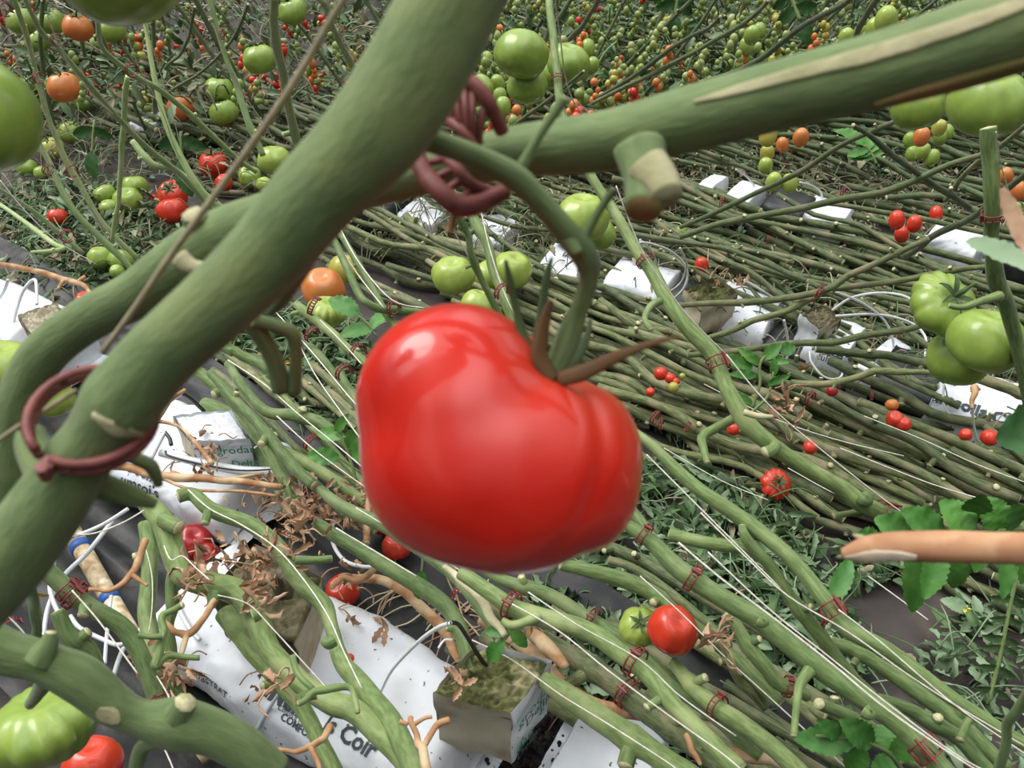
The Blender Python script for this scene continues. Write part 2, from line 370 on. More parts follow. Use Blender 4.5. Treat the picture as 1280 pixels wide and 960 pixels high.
def compound_leaf(label, pts, h=None, d=None, w=4, size=.05, nl=3, mat=None, group=None, up=None, spread=1.1, seed=1, droop=.35):
    rnd = random.Random(seed); P, R = pix_path(pts, w, h, d); pp, rr = smooth_path(P, R, 5)
    root = thing('tomato_leaf', pp[0].copy(), label, 'leaf', group)
    mb = MB(); mb.tube(pp, rr, 7); part('leaf_stalk', mb, M_STEM, root)
    n = len(pp); up = up or Vector((0, -.35, 1)).normalized()
    def one(p, dv, s):
        m = MB(); leaflet(m, p, dv, (up+Vector((rnd.uniform(-.2, .2), rnd.uniform(-.2, .2), 0))).normalized(), s, s*.62, n=16, serr=.09, droop=droop*rnd.uniform(.6, 1.5), fold=.2, seed=rnd.random()*9)
        part('leaflet', m, mat or M_LEAF, root)
    one(pp[-1], pp[-1]-pp[-3], size*1.1)
    for k in range(nl):
        i = int(n*(.3+.62*k/max(nl, 1))); i = min(max(i, 1), n-2); t = (pp[i+1]-pp[i-1]).normalized(); sd = t.cross(up).normalized()
        for sg in (-1, 1):
            one(pp[i], t*.5+sd*sg*spread, size*rnd.uniform(.75, 1.0))
    return root

# ------------------------------------------------------------------ tomatoes
def tomato_mesh(name, nr=0, lob=0., sq=.8, cav=.28, na=40, nt=24, seed=1, plum=False, lump=.05):
    rnd = random.Random(seed); ph = rnd.random()*6; rows = []
    for i in range(nt+1):
        th = math.pi*i/nt; row = []
        for k in range(na):
            a = 2*math.pi*k/na
            x = math.sin(th); z = math.cos(th)
            rib = lob*abs(math.cos(nr*.5*(a+ph+.25*math.sin(a*2+ph))))**.55 if nr else 0
            r = 1+(rib-lob*.6)*(math.sin(th)**.55)*(1.0 if z > 0 else .75)
            v = Vector((math.cos(a)*x*r, math.sin(a)*x*r, z))
            r2 = 1+lump*noise.noise(v*1.1+Vector((seed*3.3, 0, 0)))*2
            v *= r2
            dent = cav*math.exp(-(x/.33)**2) if z > 0 else .09*math.exp(-(x/.3)**2)
            v.z = v.z*sq - math.copysign(dent, z)*sq
            if plum: v.z *= 1.0
            row.append(v)
        rows.append(row)
    mb = MB(); mb.grid(rows, 0, True)
    for s_ in (0, 1): pass
    me = mb.mesh(name, T['green']); return me
TM = {'beef0': tomato_mesh('beef_fruit_a', 8, .10, .90, seed=1), 'beef1': tomato_mesh('beef_fruit_b', 6, .12, .88, seed=2, lump=.07),
      'beef2': tomato_mesh('beef_fruit_c', 10, .09, .92, seed=3), 'round0': tomato_mesh('round_fruit', 5, .05, .95, .18, seed=4),
      'flat0': tomato_mesh('flat_ribbed_fruit', 11, .17, .70, .34, seed=9, na=66, lump=.06),
      'plum0': tomato_mesh('plum_fruit', 0, 0, 1.30, .08, 20, 14, seed=5, lump=.02), 'cher0': tomato_mesh('cherry_fruit', 0, 0, .98, .1, 20, 14, seed=6, lump=.01)}
def calyx_mesh(n=6, ln=.62, up=.35, z0=.56):
    mb = MB()
    for k in range(n):
        a = 6.283*k/n+.2; dv = Vector((math.cos(a), math.sin(a), 0)); sd = Vector((-dv.y, dv.x, 0)); rows = []
        for i in range(7):
            t = i/6; w = .085*math.sin(math.pi*min(.98, t*.85+.15))**.8
            p = dv*(ln*t)+Vector((0, 0, z0+up*math.sin(t*2.2)*.6+.08))
            rows.append([p-sd*w, p+Vector((0, 0, -.035)), p+sd*w])
        mb.grid(rows)
        rows2 = [[v+Vector((0, 0, .02)) for v in reversed(r)] for r in rows]; mb.grid(rows2)
    return mb.mesh('calyx', M_CALYX)
CAL = calyx_mesh()
def stalk_mesh():
    mb = MB(); P = [Vector((0, 0, .5)), Vector((.02, 0, .75)), Vector((.08, 0, .95)), Vector((.14, .02, 1.1)), Vector((.3, .05, 1.3))]
    pp, rr = smooth_path(P, [.07, .06, .085, .05, .06], 4); mb.tube(pp, rr, 8); return mb.mesh('fruit_stalk', M_CALYX)
STK = stalk_mesh()
def meshobj(name, me, mat, parent=None):
    o = bpy.data.objects.new(name, me); COL.objects.link(o)
    if mat: o.material_slots[0].link = 'OBJECT'; o.material_slots[0].material = mat
    if parent: o.parent = parent
    return o
GF = {'n': 0}
def tomato(label, x, y, rp, col='green', kind='beef', Rw=.032, tilt=None, cat='tomato', group=None, calyx=True, yaw=None, d=None, asp=1.0, name=None, hz=None):
    """fruit seen at (x, y) with pixel radius rp; its distance follows from its real size, and it never sinks in the ground"""
    rnd = random.Random(int(x*7+y*13)); rr = ray(x, y)
    if hz: d = dep_h(x, y, hz)
    if d is None: d = Rw*F/rp
    R = rp*d/F
    lim = (CAMH-R*.9)/-rr.z
    if d > lim: d = lim*.985; R = rp*d/F
    p = at(x, y, d)
    if kind == 'beef': mk = 'beef%d' % rnd.randrange(3)
    else: mk = kind+'0'
    nm = name or {'plum': 'plum_tomato', 'cher': 'cherry_tomato'}.get(kind, 'tomato')
    rx, ry = tilt if tilt else (rnd.uniform(-.5, .3), rnd.uniform(-.35, .35))
    rz = yaw if yaw is not None else rnd.uniform(0, 6.28)
    E = Matrix.Rotation(rx, 4, 'X') @ Matrix.Rotation(ry, 4, 'Y') @ Matrix.Rotation(rz, 4, 'Z')
    s = R
    if calyx and rp > 7.5:
        o = thing(nm, p, label, cat, group); o.rotation_euler = E.to_euler(); o.scale = (s*asp, s*asp, s)
        meshobj('fruit_body', TM[mk], T[col], o)
        c = meshobj('calyx', CAL, M_CALYX, o); k = meshobj('fruit_stalk', STK, M_CALYX, o)
        if mk == 'plum0':
            c.location.z = .62; k.location.z = .62; c.scale = (.7, .7, .7); k.scale = (.8, .8, .8)
        return o
    o = meshobj(nm, TM[mk], T[col]); tag(o, label, cat, group); o.location = p; o.rotation_euler = E.to_euler(); o.scale = (s*asp, s*asp, s)
    return o
def struct(name, mb, mats, kind='structure', smooth=True):
    o = part(name, mb, mats, None, smooth, off=Vector((0, 0, 0))); o['kind'] = kind; return o

# ================================================================== SETTING
def ground():
    mb = MB(); rows = []
    xs = [-6+12*i/150 for i in range(151)]; ys = [-.6+8.6*(j/190)**1.5 for j in range(191)]
    for y in ys:
        rows.append([Vector((x, y, .006*noise.noise(Vector((x*6, y*6, 0)))+.003*noise.noise(Vector((x*22, y*22, 4))) - .004)) for x in xs])
    mb.grid(rows)
    m, nt, b = newmat('black_woven_ground_film', .7, .25)
    noisemix(nt, b, (.034, .028, .026), (.065, .053, .048), 9, c3=(.10, .080, .066), s3=11, bump=.6, bscale=70)
    struct('floor', mb, m)
ground()

# ---- near row trough: crumpled shiny black film that the slabs lie in
mb = MB(); rows = []
m_, nt_, b_ = newmat('crumpled_black_film', .45, .3)
noisemix(nt_, b_, (.005, .005, .006), (.012, .012, .012), 12, c3=(.028, .026, .022), s3=24, bump=1.0, bscale=26)
for i in range(141):
    s = -1.5+2.6*i/140; row = []
    for j in range(49):
        n_ = -.24+.50*j/48; t = (j/48-.5)*2
        row.append(RW(s, n_, .012+.030*abs(t)**3+.014*abs(noise.noise(Vector((s*7, n_*26, 2))))+.006*noise.noise(Vector((s*30, n_*40, 5)))))
    rows.append(row)
mb.grid(rows); solo('trough_film', mb, m_, 'crumpled shiny black plastic film lying under the nearest row of white slabs', 'plastic film')

# ---- substrate slabs
def text_mesh(txt, size, bold=0.):
    cu = bpy.data.curves.new('lettering', 'FONT'); cu.body = txt; cu.size = size; cu.offset = bold; cu.resolution_u = 2
    o = bpy.data.objects.new('lettering', cu); COL.objects.link(o); bpy.context.view_layer.update()
    me = bpy.data.meshes.new_from_object(o.evaluated_get(bpy.context.evaluated_depsgraph_get()))
    COL.objects.unlink(o); bpy.data.objects.remove(o); return me
class Slab:
    def __init__(s, cx, L, W, H, yaw, seed, z0=.012, e=.5):
        s.c = Vector(cx); s.c.z = z0+H/2; s.L, s.W, s.H, s.yaw, s.sd, s.e = L, W, H, yaw, seed, e
        s.D = Vector((math.cos(yaw), math.sin(yaw), 0)); s.N = Vector((-s.D.y, s.D.x, 0))
        s.tab = []; l = 0; pv = None
        for k in range(721):
            a = -math.pi+2*math.pi*k/720; q = s.xs(a)
            if pv: l += math.hypot(q[0]-pv[0], q[1]-pv[1])
            s.tab.append((l, a)); pv = q
    def xs(s, a):
        c, n = math.cos(a), math.sin(a); return (s.W/2*math.copysign(abs(c)**s.e, c), s.H/2*math.copysign(abs(n)**s.e, n))
    def at(s, u, a, lift=0):
        q = s.xs(a); end = max(0, (abs(u)-.86)/.14); k = (1-end**2.6*.97) ; kx = 1-end**3*.10
        p = s.c+s.D*(u*s.L/2)+s.N*(q[0]*kx)+Vector((0, 0, q[1]*k-(1-k)*s.H*.25))
        o = (s.N*math.cos(a)+Vector((0, 0, math.sin(a)))).normalized()
        pw = p*1.0; w = noise.noise(pw*11+Vector((s.sd, 0, 0)))*.009+abs(noise.noise(Vector((pw.x*34+pw.z*20, pw.y*30, s.sd))))*.0045+abs(noise.noise(Vector((pw.x*16, pw.y*60+pw.z*40, s.sd))))*.0035
        return p+o*(w+lift)
    def girth(s, g):                       # arc length measured down the near side from the top edge
        tot = s.tab[-1][0]; l = (g % tot)
        for L_, a in s.tab:
            if L_ >= l: return a
        return s.tab[-1][1]
    def build(s, label, texts=(), seams=True):
        root = thing('substrate_slab', s.c-Vector((0, 0, s.H/2)), label, 'slab', 'white substrate slabs')
        mb = MB(); nu = 90; na = 56
        mb.grid([[s.at(-1+2*i/nu, -math.pi+2*math.pi*k/na) for k in range(na)] for i in range(nu+1)], 0, True)
        part('film_wrapper', mb, M_FILM, root)
        m2 = MB()
        for sg in (-1, 1):                 # flat welded seam at each end
            m2.grid([[s.c+s.D*(sg*(s.L/2-.004+.022*j/3))+s.N*(s.W*.46*(-1+2*k/12))+Vector((0, 0, -s.H*.25+.006*noise.noise(Vector((k*.9, j, s.sd))))) for k in range(13)] for j in range(4)])
        part('welded_seam', m2, M_FILM, root)
        for txt, u0, g0, size, mat, bold in texts:
            me = text_mesh(txt, size, bold); m3 = MB(); a_c = {}
            for v in me.vertices:
                g = g0+v.co.y; a = s.girth(g); q = s.at(u0+v.co.x*2/s.L, a, .0011); m3.v.append(q)
            for p in me.polygons: m3.face(tuple(p.vertices), 0)
            bpy.data.meshes.remove(me); part('printed_lettering', m3, mat, root, smooth=False)
        return root
g_near = lambda S_, a: min(S_.tab, key=lambda q: abs(q[1]-a))[0]
def slabC(c, L, W, H, seed, label, texts, yaw, z0=.012):
    s_ = Slab(c, L, W, H, yaw, seed, z0)
    tt = []
    for txt, x, y, size, mat, bold in texts:            # (x, y): where the first letter shows
        best = None
        for i in range(-48, 49):
            for k in range(60):
                a = -math.pi+2*math.pi*k/60; q = s_.at(i/50, a)
                nrm = s_.N*math.cos(a)+Vector((0, 0, math.sin(a)))
                if nrm.dot(CAM-q) < 0: continue
                v = q-CAM; dz = v.dot(FW); e = (640+F*v.dot(RT)/dz-x)**2+(480-F*v.dot(UP)/dz-y)**2
                if best is None or e < best[0]: best = (e, i/50, a)
        # on the near side the girth runs downwards with a rising towards pi: flip through negative growth
        s_.g_flip = True
        tt.append((txt, best[1], best[2], size, mat, bold))
    root = s_.build(label, ())
    tot = s_.tab[-1][0]
    for txt, u0, a0, size, mat, bold in tt:
        me = text_mesh(txt, size, bold); m3 = MB(); l0 = g_near(s_, a0)
        for v in me.vertices:
            m3.v.append(s_.at(u0+v.co.x*2/s_.L, s_.girth((l0-v.co.y) % tot), .0012))
        for p in me.polygons: m3.face(tuple(p.vertices), 0)
        bpy.data.meshes.remove(me); part('printed_lettering', m3, mat, root, smooth=False)
    return root
def slabE(A, B, W, H, seed, label, texts=(), h=.04):
    a = atH(*A, h); b = atH(*B, h); a.z = b.z = 0; v = b-a; c = (a+b)/2
    return slabC(c, v.length, W, H, seed, label, texts, math.atan2(v.y, v.x))
slabE((232, 748), (590, 958), .150, .082, 1, 'large white slab with a mossy cube on it, lower left of the red tomato',
     [('Meln', 336, 872, .024, M_INKD, .0008), ('Culture Profession', 345, 884, .008, M_INKD, 0), ('ls Coir', 404, 908, .022, M_INKD, .0006), ('SUBSTRAT', 240, 842, .011, M_INKD, .0002), ('COMFORT', 352, 897, .010, M_INKD, .0003)], h=.05)
slabE((150, 540), (330, 622), .150, .075, 2, 'white slab with dry brown stalks across it, under the printed growing cube', [('Meln', 160, 590, .024, M_INKD, .0004), ('umsoils', 150, 605, .02, M_INKD, .0003)], h=.05)
slabE((690, 960), (800, 1020), .15, .078, 3, 'white slab end at the bottom edge beside the beige sided cube', h=.06)
slabE((-60, 372), (62, 424), .12, .06, 4, 'white slab at the left edge with a beige cube standing on it')
slabE((60, 436), (100, 452), .09, .05, 19, 'torn white slab corner under the left thick vine')
slabE((1156, 506), (1340, 570), .125, .080, 5, 'white slab printed with coir lettering below the three green tomatoes on the right', [('umsoils Coir', 1153, 512, .024, M_INKD, .0010), ('www coir substrat', 1166, 532, .012, M_INKD, 0)])
slabE((1085, 462), (1114, 478), .11, .07, 15, 'short white slab between two black gaps left of the coir lettering')
slabE((1010, 438), (1064, 458), .11, .078, 6, 'white slab with small dark lettering behind the seedling leaves', [('Mitter', 1014, 436, .022, M_INKD, .0006), ('culture', 1020, 448, .014, M_INKD, .0)])
slabE((886, 396), (966, 420), .11, .075, 7, 'bright topped white slab right of the rising vine in the second row')
slabE((762, 352), (842, 374), .10, .065, 8, 'white slab behind the truss of the red tomato')
slabE((684, 332), (736, 346), .10, .06, 9, 'crumpled white slab left of the red tomato truss')
slabE((512, 264), (560, 280), .10, .05, 10, 'far white slab below the foreground maroon clip')
slabE((600, 292), (640, 302), .09, .05, 16, 'small white slab end right of the far one below the foreground clip')
slabE((912, 252), (944, 262), .10, .06, 11, 'short white slab in the third row below the green plum tomatoes')
slabE((1006, 268), (1060, 282), .09, .055, 12, 'middle white slab of the third row left of the red plum tomatoes')
slabE((1160, 300), (1226, 322), .09, .06, 13, 'white slab of the third row under the red plum tomatoes')
slabE((880, 236), (898, 242), .08, .05, 14, 'tiny white slab end at the far left of the third row')
slabE((178, 150), (205, 160), .08, .04, 17, 'farthest white slab glimpsed between the vines at upper left')
slabE((490, 240), (516, 250), .08, .045, 18, 'dull white slab end under the crossing thick vines')

def crate(label, x, y, h, L, W, H, mat, dyaw=0, name='tray_end'):
    c = atH(x, y, h); c.z = 0; D = Vector((math.cos(YAW+dyaw), math.sin(YAW+dyaw), 0)); N_ = Vector((-D.y, D.x, 0)); mb = MB()
    mb.grid([[c+D*(L*(u/6-.5))+N_*(W/2*math.copysign(abs(math.cos(a))**.4, math.cos(a)))+Vector((0, 0, .01+H/2+H/2*math.copysign(abs(math.sin(a))**.4, math.sin(a)) + .004*noise.noise(Vector((u, a, x))))) for k in range(24) for a in [2*math.pi*k/24]] for u in range(7)], 0, True)
    for e in (0, 6):
        b = len(mb.v); mb.v.append(c+D*(L*(e/6-.5))+Vector((0, 0, .01+H/2)))
        for k in range(24): mb.face((e*24+k, e*24+(k+1) % 24, b))
    return solo(name, mb, mat, label, 'sleeve', 'black film sleeves between slabs')
crate('black film sleeve between two slabs left of the coir lettering', 1136, 491, .04, .09, .115, .075, M_BLACKP)
crate('black film sleeve right of the bright topped slab behind the seedling', 992, 436, .04, .07, .10, .06, M_BLACKP)
crate('black film sleeve left of the bright topped slab in the second row', 865, 382, .04, .07, .10, .06, M_BLACKP)
crate('black film sleeve below the far slab under the foreground clip', 478, 262, .04, .09, .10, .06, M_BLACKP)
crate('black film sleeve in the third row left of the middle slab', 985, 266, .04, .08, .10, .06, M_BLACKP)
crate('black film sleeve at the right edge of the third row', 1268, 330, .04, .08, .10, .06, M_BLACKP)

# ---- growing cubes
def growcube(label, top, ht, H, sidemats, topmat=M_MOSS, taper=.95, texts=(), hole=None, seed=1, sag=0):
    """top: four pixel corners (left, front, right, back) at height ht; a soft-sided block with a mossy crumbly top"""
    C = [atH(x, y, ht) for x, y in top]
    c = sum(C, Vector())/4; root = thing('growing_cube', Vector((c.x, c.y, ht-H)), label, 'growing cube', 'rockwool growing cubes')
    B = [c+(q-c)*taper-Vector((0, 0, H)) for q in C]
    for k in range(4):
        a, b2, d_, e = C[k], C[(k+1) % 4], B[(k+1) % 4], B[k]; rows = []; nn = (b2-a).cross(Vector((0, 0, 1))).normalized()
        if nn.dot(a-c) < 0: nn = -nn
        for i in range(13):
            t = i/12; rows.append([(a*(1-s)+b2*s)*(1-t)+(e*(1-s)+d_*s)*t + nn*(.0022*noise.noise(Vector((s*5+k*7, t*3, seed)))+.0016*math.sin(t*9+s*3)) + Vector((0, 0, (.003*noise.noise(Vector((s*9, k, seed))) if i == 0 else 0))) for j in range(15) for s in [j/14]])
        mb = MB(); mb.grid(rows)
        rows2 = [[v-nn*.0012 for v in reversed(r)] for r in rows]; mb.grid(rows2)
        part('side_wrapper', mb, sidemats[k], root, label={id(M_CARD): 'beige stained side', id(M_FILM): 'white film side'}.get(id(sidemats[k])))
    rows = []; n = 40
    for i in range(n+1):
        row = []
        for j in range(n+1):
            u, v = i/n, j/n; p = (C[0]*(1-u)+C[1]*u)*(1-v)+(C[3]*(1-u)+C[2]*u)*v; edge = min(u, 1-u, v, 1-v)
            z = (-.004+.010*noise.noise(Vector((u*5, v*5, seed)))+.006*noise.noise(Vector((u*17, v*17, seed))))*(.25 if topmat is M_FILM else 1)-.03*sag*(.5-abs(u-.5))
            if hole and math.hypot(u-hole[0], v-hole[1]) < .13: z -= .03
            if edge < .02: z = -.012
            row.append(p+(c-p)*.03+Vector((0, 0, z)))
        rows.append(row)
    mb = MB(); mb.grid(rows); part('mossy_top', mb, topmat, root)
    for txt, k, s0, t0, size, mat in texts:     # lettering on side k
        a, b2, d_, e = C[k], C[(k+1) % 4], B[(k+1) % 4], B[k]; nn = (b2-a).cross(Vector((0, 0, 1))).normalized()
        if nn.dot(a-c) < 0: nn = -nn
        me = text_mesh(txt, size, .0002); m3 = MB(); Lx = (b2-a).length
        ang = math.radians(6)
        for v in me.vertices:
            s = s0+v.co.x/Lx; t = t0-v.co.y/H
            m3.v.append((a*(1-s)+b2*s)*(1-t)+(e*(1-s)+d_*s)*t+nn*.0042)
        for p in me.polygons: m3.face(tuple(p.vertices))
        bpy.data.meshes.remove(me); part('printed_lettering', m3, mat, root, smooth=False)
    return root
growcube('mossy topped growing cube with beige side and green printed white side, below the red tomato', [(541, 866), (639, 893), (690, 826), (596, 806)], .175, .092, [M_CARD, M_FILM, M_FILM, M_CARD],
         texts=[('grodan', 1, .10, .36, .021, M_INKG), ('Delta', 1, .28, .52, .019, M_INKD), ('grodan', 1, .66, .62, .021, M_INKG), ('dan', 1, .05, .83, .021, M_INKG), ('Delta', 1, .08, .99, .017, M_INKD)], seed=3)
growcube('bare grey green mossy cube with a hole, among the thick vines at lower left', [(262, 742), (368, 806), (402, 722), (318, 680)], .165, .08, [M_WOOL, M_CARD, M_CARD, M_WOOL], topmat=M_WOOL, hole=(.62, .62), seed=5)
growcube('toppled white growing cube with green lettering on the slab at left of the red tomato', [(216, 520), (238, 552), (312, 548), (288, 512)], .135, .06, [M_CARD, M_FILM, M_FILM, M_FILM], topmat=M_FILM,
         texts=[('grodan', 1, .40, .35, .018, M_INKG), ('Delta', 1, .08, .20, .014, M_INKD), ('Delta', 1, .60, .75, .016, M_INKG), ('grodan', 1, .0, .95, .016, M_INKG)], seed=7)
growcube('beige sided cube on the slab near the left edge', [(22, 394), (40, 420), (82, 398), (70, 378)], .13, .06, [M_CARD, M_CARD, M_CARD, M_CARD], topmat=M_CARD, seed=9)
growcube('brown dead cube behind the rising vine, below the small red plum tomato', [(855, 362), (878, 384), (922, 366), (896, 346)], .13, .06, [M_CARD, M_CARD, M_WOOL, M_WOOL], topmat=M_MOSS, seed=11)
growcube('pale cube on the second row slab by the small dark lettering', [(1000, 392), (1024, 412), (1052, 398), (1030, 382)], .12, .06, [M_FILM, M_CARD, M_WOOL, M_WOOL], topmat=M_WOOL, seed=13)

# ---- pipe and tubes in the trough
P, R = pix_path([(60, 610), (110, 700), (150, 770), (178, 815), (230, 900), (262, 945)], 23, h=.05)
pp, rr = smooth_path(P, R, 6); mb = MB(); mb.tube(pp, rr, 16, wob=.02); root = thing('irrigation_pipe', pp[0].copy(), 'dirty cream pipe with blue tape bands in the black film at lower left', 'pipe')
part('pipe', mb, M_PIPE, root)
for px, py in ((98, 676), (152, 742)):
    i = min(range(1, len(pp)-1), key=lambda k: (640+F*(pp[k]-CAM).dot(RT)/(pp[k]-CAM).dot(FW)-px)**2+(480-F*(pp[k]-CAM).dot(UP)/(pp[k]-CAM).dot(FW)-py)**2)
    t = (pp[i+1]-pp[i-1]).normalized(); mb = MB(); mb.tube([pp[i]-t*.006, pp[i]+t*.006], [rr[i]*1.1]*2, 16); part('tape_band', mb, M_BLUE, root)
def hose(label, pts, w=5, h=.08, mat=None, tip=None, group='drip tubes'):
    P, R = pix_path(pts, w, h if isinstance(h, tuple) else (h, h)); pp, rr = smooth_path(P, R, 8); root = thing('drip_tube', pp[0].copy(), label, 'tube', group)
    mb = MB(); mb.tube(pp, rr, 8); part('tube', mb, mat or M_HOSE, root)
    if tip:
        P, R = pix_path(tip[0], tip[1], tip[2]); pp, rr = smooth_path(P, R, 5); mb = MB(); mb.tube(pp, rr, 8); part('dripper_peg', mb, M_BLACKP, root, label='black dripper peg')
    return root
hose('white drip tube with black peg stuck in the mossy cube below the red tomato', [(474, 870), (490, 838), (520, 805), (545, 786), (563, 779)], (3, 6), (.10, .26), M_HOSEW, tip=([(561, 779), (572, 780), (585, 798), (600, 822), (610, 836)], 6, (.26, .16)))
hose('long grey tube crossing upward left over the cream pipe', [(70, 660), (66, 700), (63, 740), (80, 780)], 6, .09)
hose('grey tube running from the cream pipe to the thick blurred vine', [(140, 652), (110, 690), (78, 722), (60, 760), (54, 800)], 6, .085)
hose('pale grey tube beside the cream pipe reaching down past the maroon clip', [(78, 636), (72, 668), (68, 700), (62, 728)], 6, .10)
hose('grey tube lying across the blue tape band', [(75, 675), (100, 668), (130, 655), (160, 636)], 5, (.10, .14), M_HOSEW)
hose('curved grey tube below the pair of maroon clips', [(88, 770), (100, 785), (130, 800), (150, 806), (170, 795), (180, 778)], 6, .10)
hose('grey tube hanging vertically under the dry brown stalk', [(139, 745), (136, 770), (133, 800), (131, 830)], 5, .10)
hose('lower grey tube beneath the bare green stems', [(160, 800), (150, 820), (142, 845)], 6, .08)
hose('grey drip tube leaning on the lettered side of the large slab', [(356, 856), (340, 880), (328, 900), (318, 918)], (4, 6), (.12, .05))
hose('white tube loop beside the white slab edge at lower left', [(222, 755), (228, 770), (240, 790), (250, 800)], 6, .10, M_HOSEW)
hose('bent black wire drip hook on the white slab with dry stalks', [(207, 564), (212, 570), (250, 580), (300, 588), (350, 586)], (3, 2), (.15, .14), M_BLACKP)
hose('white flat tube across the slab with dry stalks', [(200, 566), (240, 576), (300, 588), (348, 590)], (9, 13), (.13, .12), M_HOSEW)
hose('thin white tube arching over the end of the slab with dry stalks', [(318, 560), (335, 552), (355, 558), (375, 580), (392, 600)], 2.5, (.14, .10), M_HOSEW)
hose('white tube with black peg behind the dry stalks', [(188, 575), (198, 555), (206, 540)], 6, .14, M_HOSE, tip=([(206, 540), (212, 548), (214, 556)], 5, .14))
hose('grey tube with black peg leaning on the toppled printed cube', [(180, 520), (205, 505), (228, 492)], 5, (.12, .17), M_HOSE, tip=([(228, 492), (240, 500), (255, 514)], 5, (.17, .13)))
hose('white tube loop beneath the dry leaf tangle', [(416, 655), (416, 678), (430, 700), (452, 708), (470, 708)], 5, .12, M_HOSEW)
hose('thin white tube curving beside the vine that leaves the mossy cube', [(548, 810), (556, 800), (566, 800)], 3, .16, M_HOSEW)
hose('white tube arch standing over the cube at the left edge', [(14, 420), (20, 390), (30, 362), (44, 350), (46, 380)], 4, (.06, .16), M_HOSEW)
hose('second white tube at the left edge', [(0, 372), (6, 362), (10, 350)], 4, (.08, .14), M_HOSE)
for lb, pts, w, h in (('white tube arch left of the three green tomatoes', [(1040, 388), (1065, 372), (1100, 366), (1130, 370), (1145, 380)], 3.2, (.10, .22)),
      ('white tube crossing the far arch and dropping to the slab', [(1045, 365), (1080, 380), (1105, 400), (1116, 425), (1116, 440)], 3, (.20, .08)),
      ('white tube loop under the left one of the green tomatoes', [(1045, 395), (1095, 393), (1135, 402), (1156, 420), (1156, 445), (1148, 475), (1130, 492), (1112, 496)], 3.2, (.16, .06)),
      ('white tube curling over the lettered slab toward the red fruits', [(1180, 480), (1180, 505), (1196, 530), (1216, 548)], 3, (.12, .05)),
      ('white tube hanging straight below the three green tomatoes', [(1217, 490), (1216, 520), (1220, 545), (1226, 562)], 3, (.16, .05)),
      ('white tube loop on the slab with small dark lettering', [(1012, 440), (1014, 452), (1026, 468), (1040, 474), (1052, 470), (1054, 455)], 3, (.12, .08)),
      ('white tube dropping beside the black sleeve of the second row', [(980, 400), (984, 420), (986, 440), (980, 455)], 3, (.14, .06)),
      ('large white tube ring behind the rising vine', [(822, 378), (840, 374), (856, 358), (858, 335), (840, 315), (815, 305), (800, 303)], 3, (.06, .24)),
      ('white tube standing behind the clip on the rising vine', [(800, 300), (815, 315), (822, 340), (820, 360)], 3, (.24, .06)),
      ('thin white tube above the brown dead cube', [(850, 310), (858, 330), (852, 352), (838, 364)], 2.6, (.2, .08)),
      ('white tube at the third row near the green plum tomatoes', [(920, 212), (935, 222), (945, 236)], 2.4, (.15, .06)),
      ('white tube left of the third row middle slab', [(1000, 228), (1015, 232), (1026, 240), (1028, 252)], 2.4, (.15, .06)),
      ('straight white tube in front of the bright topped slab', [(930, 350), (960, 368), (982, 384)], 3.4, (.12, .08))):
    hose(lb, pts, w, h, M_HOSEW)

# ================================================================== FOREGROUND
# crossing thick vines
V1 = vine('thick blurred vine running from the top edge down to the lower left, passing in front', [(600, -70, 124), (566, 0, 126), (528, 75, 128), (482, 150, 126), (440, 198, 116), (393, 245, 108), (335, 315, 100), (270, 380, 94), (205, 440, 90), (168, 482, 94), (150, 506, 96), (124, 540, 78), (95, 580, 82), (55, 640, 92), (10, 700, 96), (-40, 760, 90)], d=(.190, .200, .213, .228, .245), mat=M_NEAR, stubs=0, seg=32, step=8, wob=.03)
V2 = vine('thick vine with a dry streak crossing behind the other one to the right edge', [(-15, 700, 44), (8, 600, 48), (20, 520, 52), (48, 452, 54), (105, 402, 56), (170, 368, 60), (235, 325, 74), (300, 285, 66), (390, 252, 56), (480, 228, 54), (570, 205, 60), (660, 188, 66), (760, 176, 76), (860, 150, 82), (980, 118, 86), (1100, 88, 94), (1220, 52, 108), (1340, 10, 118)], d=(.34, .32, .29, .265, .25, .235, .22, .205), mat=M_NEAR, stubs=0, seg=28, step=8, wob=.06)
branch(V2[0], 'leaf_stub', [(265, 300, 40), (250, 285, 36), (243, 268, 30)], 40, d=(.285, .275), mat=M_NEAR, capm=M_SCAR)
branch(V2[0], 'truss_stub', [(800, 190, 66), (806, 225, 54), (804, 262, 48)], 40, d=(.235, .225), mat=M_NEAR, seg=20, capm=M_BSCAR, label='cut stub with a torn brown end')
branch(V2[0], 'truss_stub', [(810, 212, 56), (824, 228, 50), (834, 246, 42)], 30, d=(.228, .222), mat=M_SCAR, seg=20, capm=M_SCAR)
branch(V2[0], 'dry_scar', [(225, 322, 26), (245, 335, 20), (290, 330, 6)], 30, d=(.25, .25), mat=M_SCAR)
pp, rr = V2[1], V2[2]
iA = int(len(pp)*.77); part('dry_scar', surf_patch(pp, rr, iA, len(pp)-2, Vector((0, -.62, .78)), .24, .0002, 13), M_SCAR, V2[0], label='pale dry streak')
part('brown_scar', surf_patch(pp, rr, int(len(pp)*.87), len(pp)-2, Vector((0, -.95, -.55)), .26, .0002), M_BSCAR, V2[0], label='brown cracked streak')
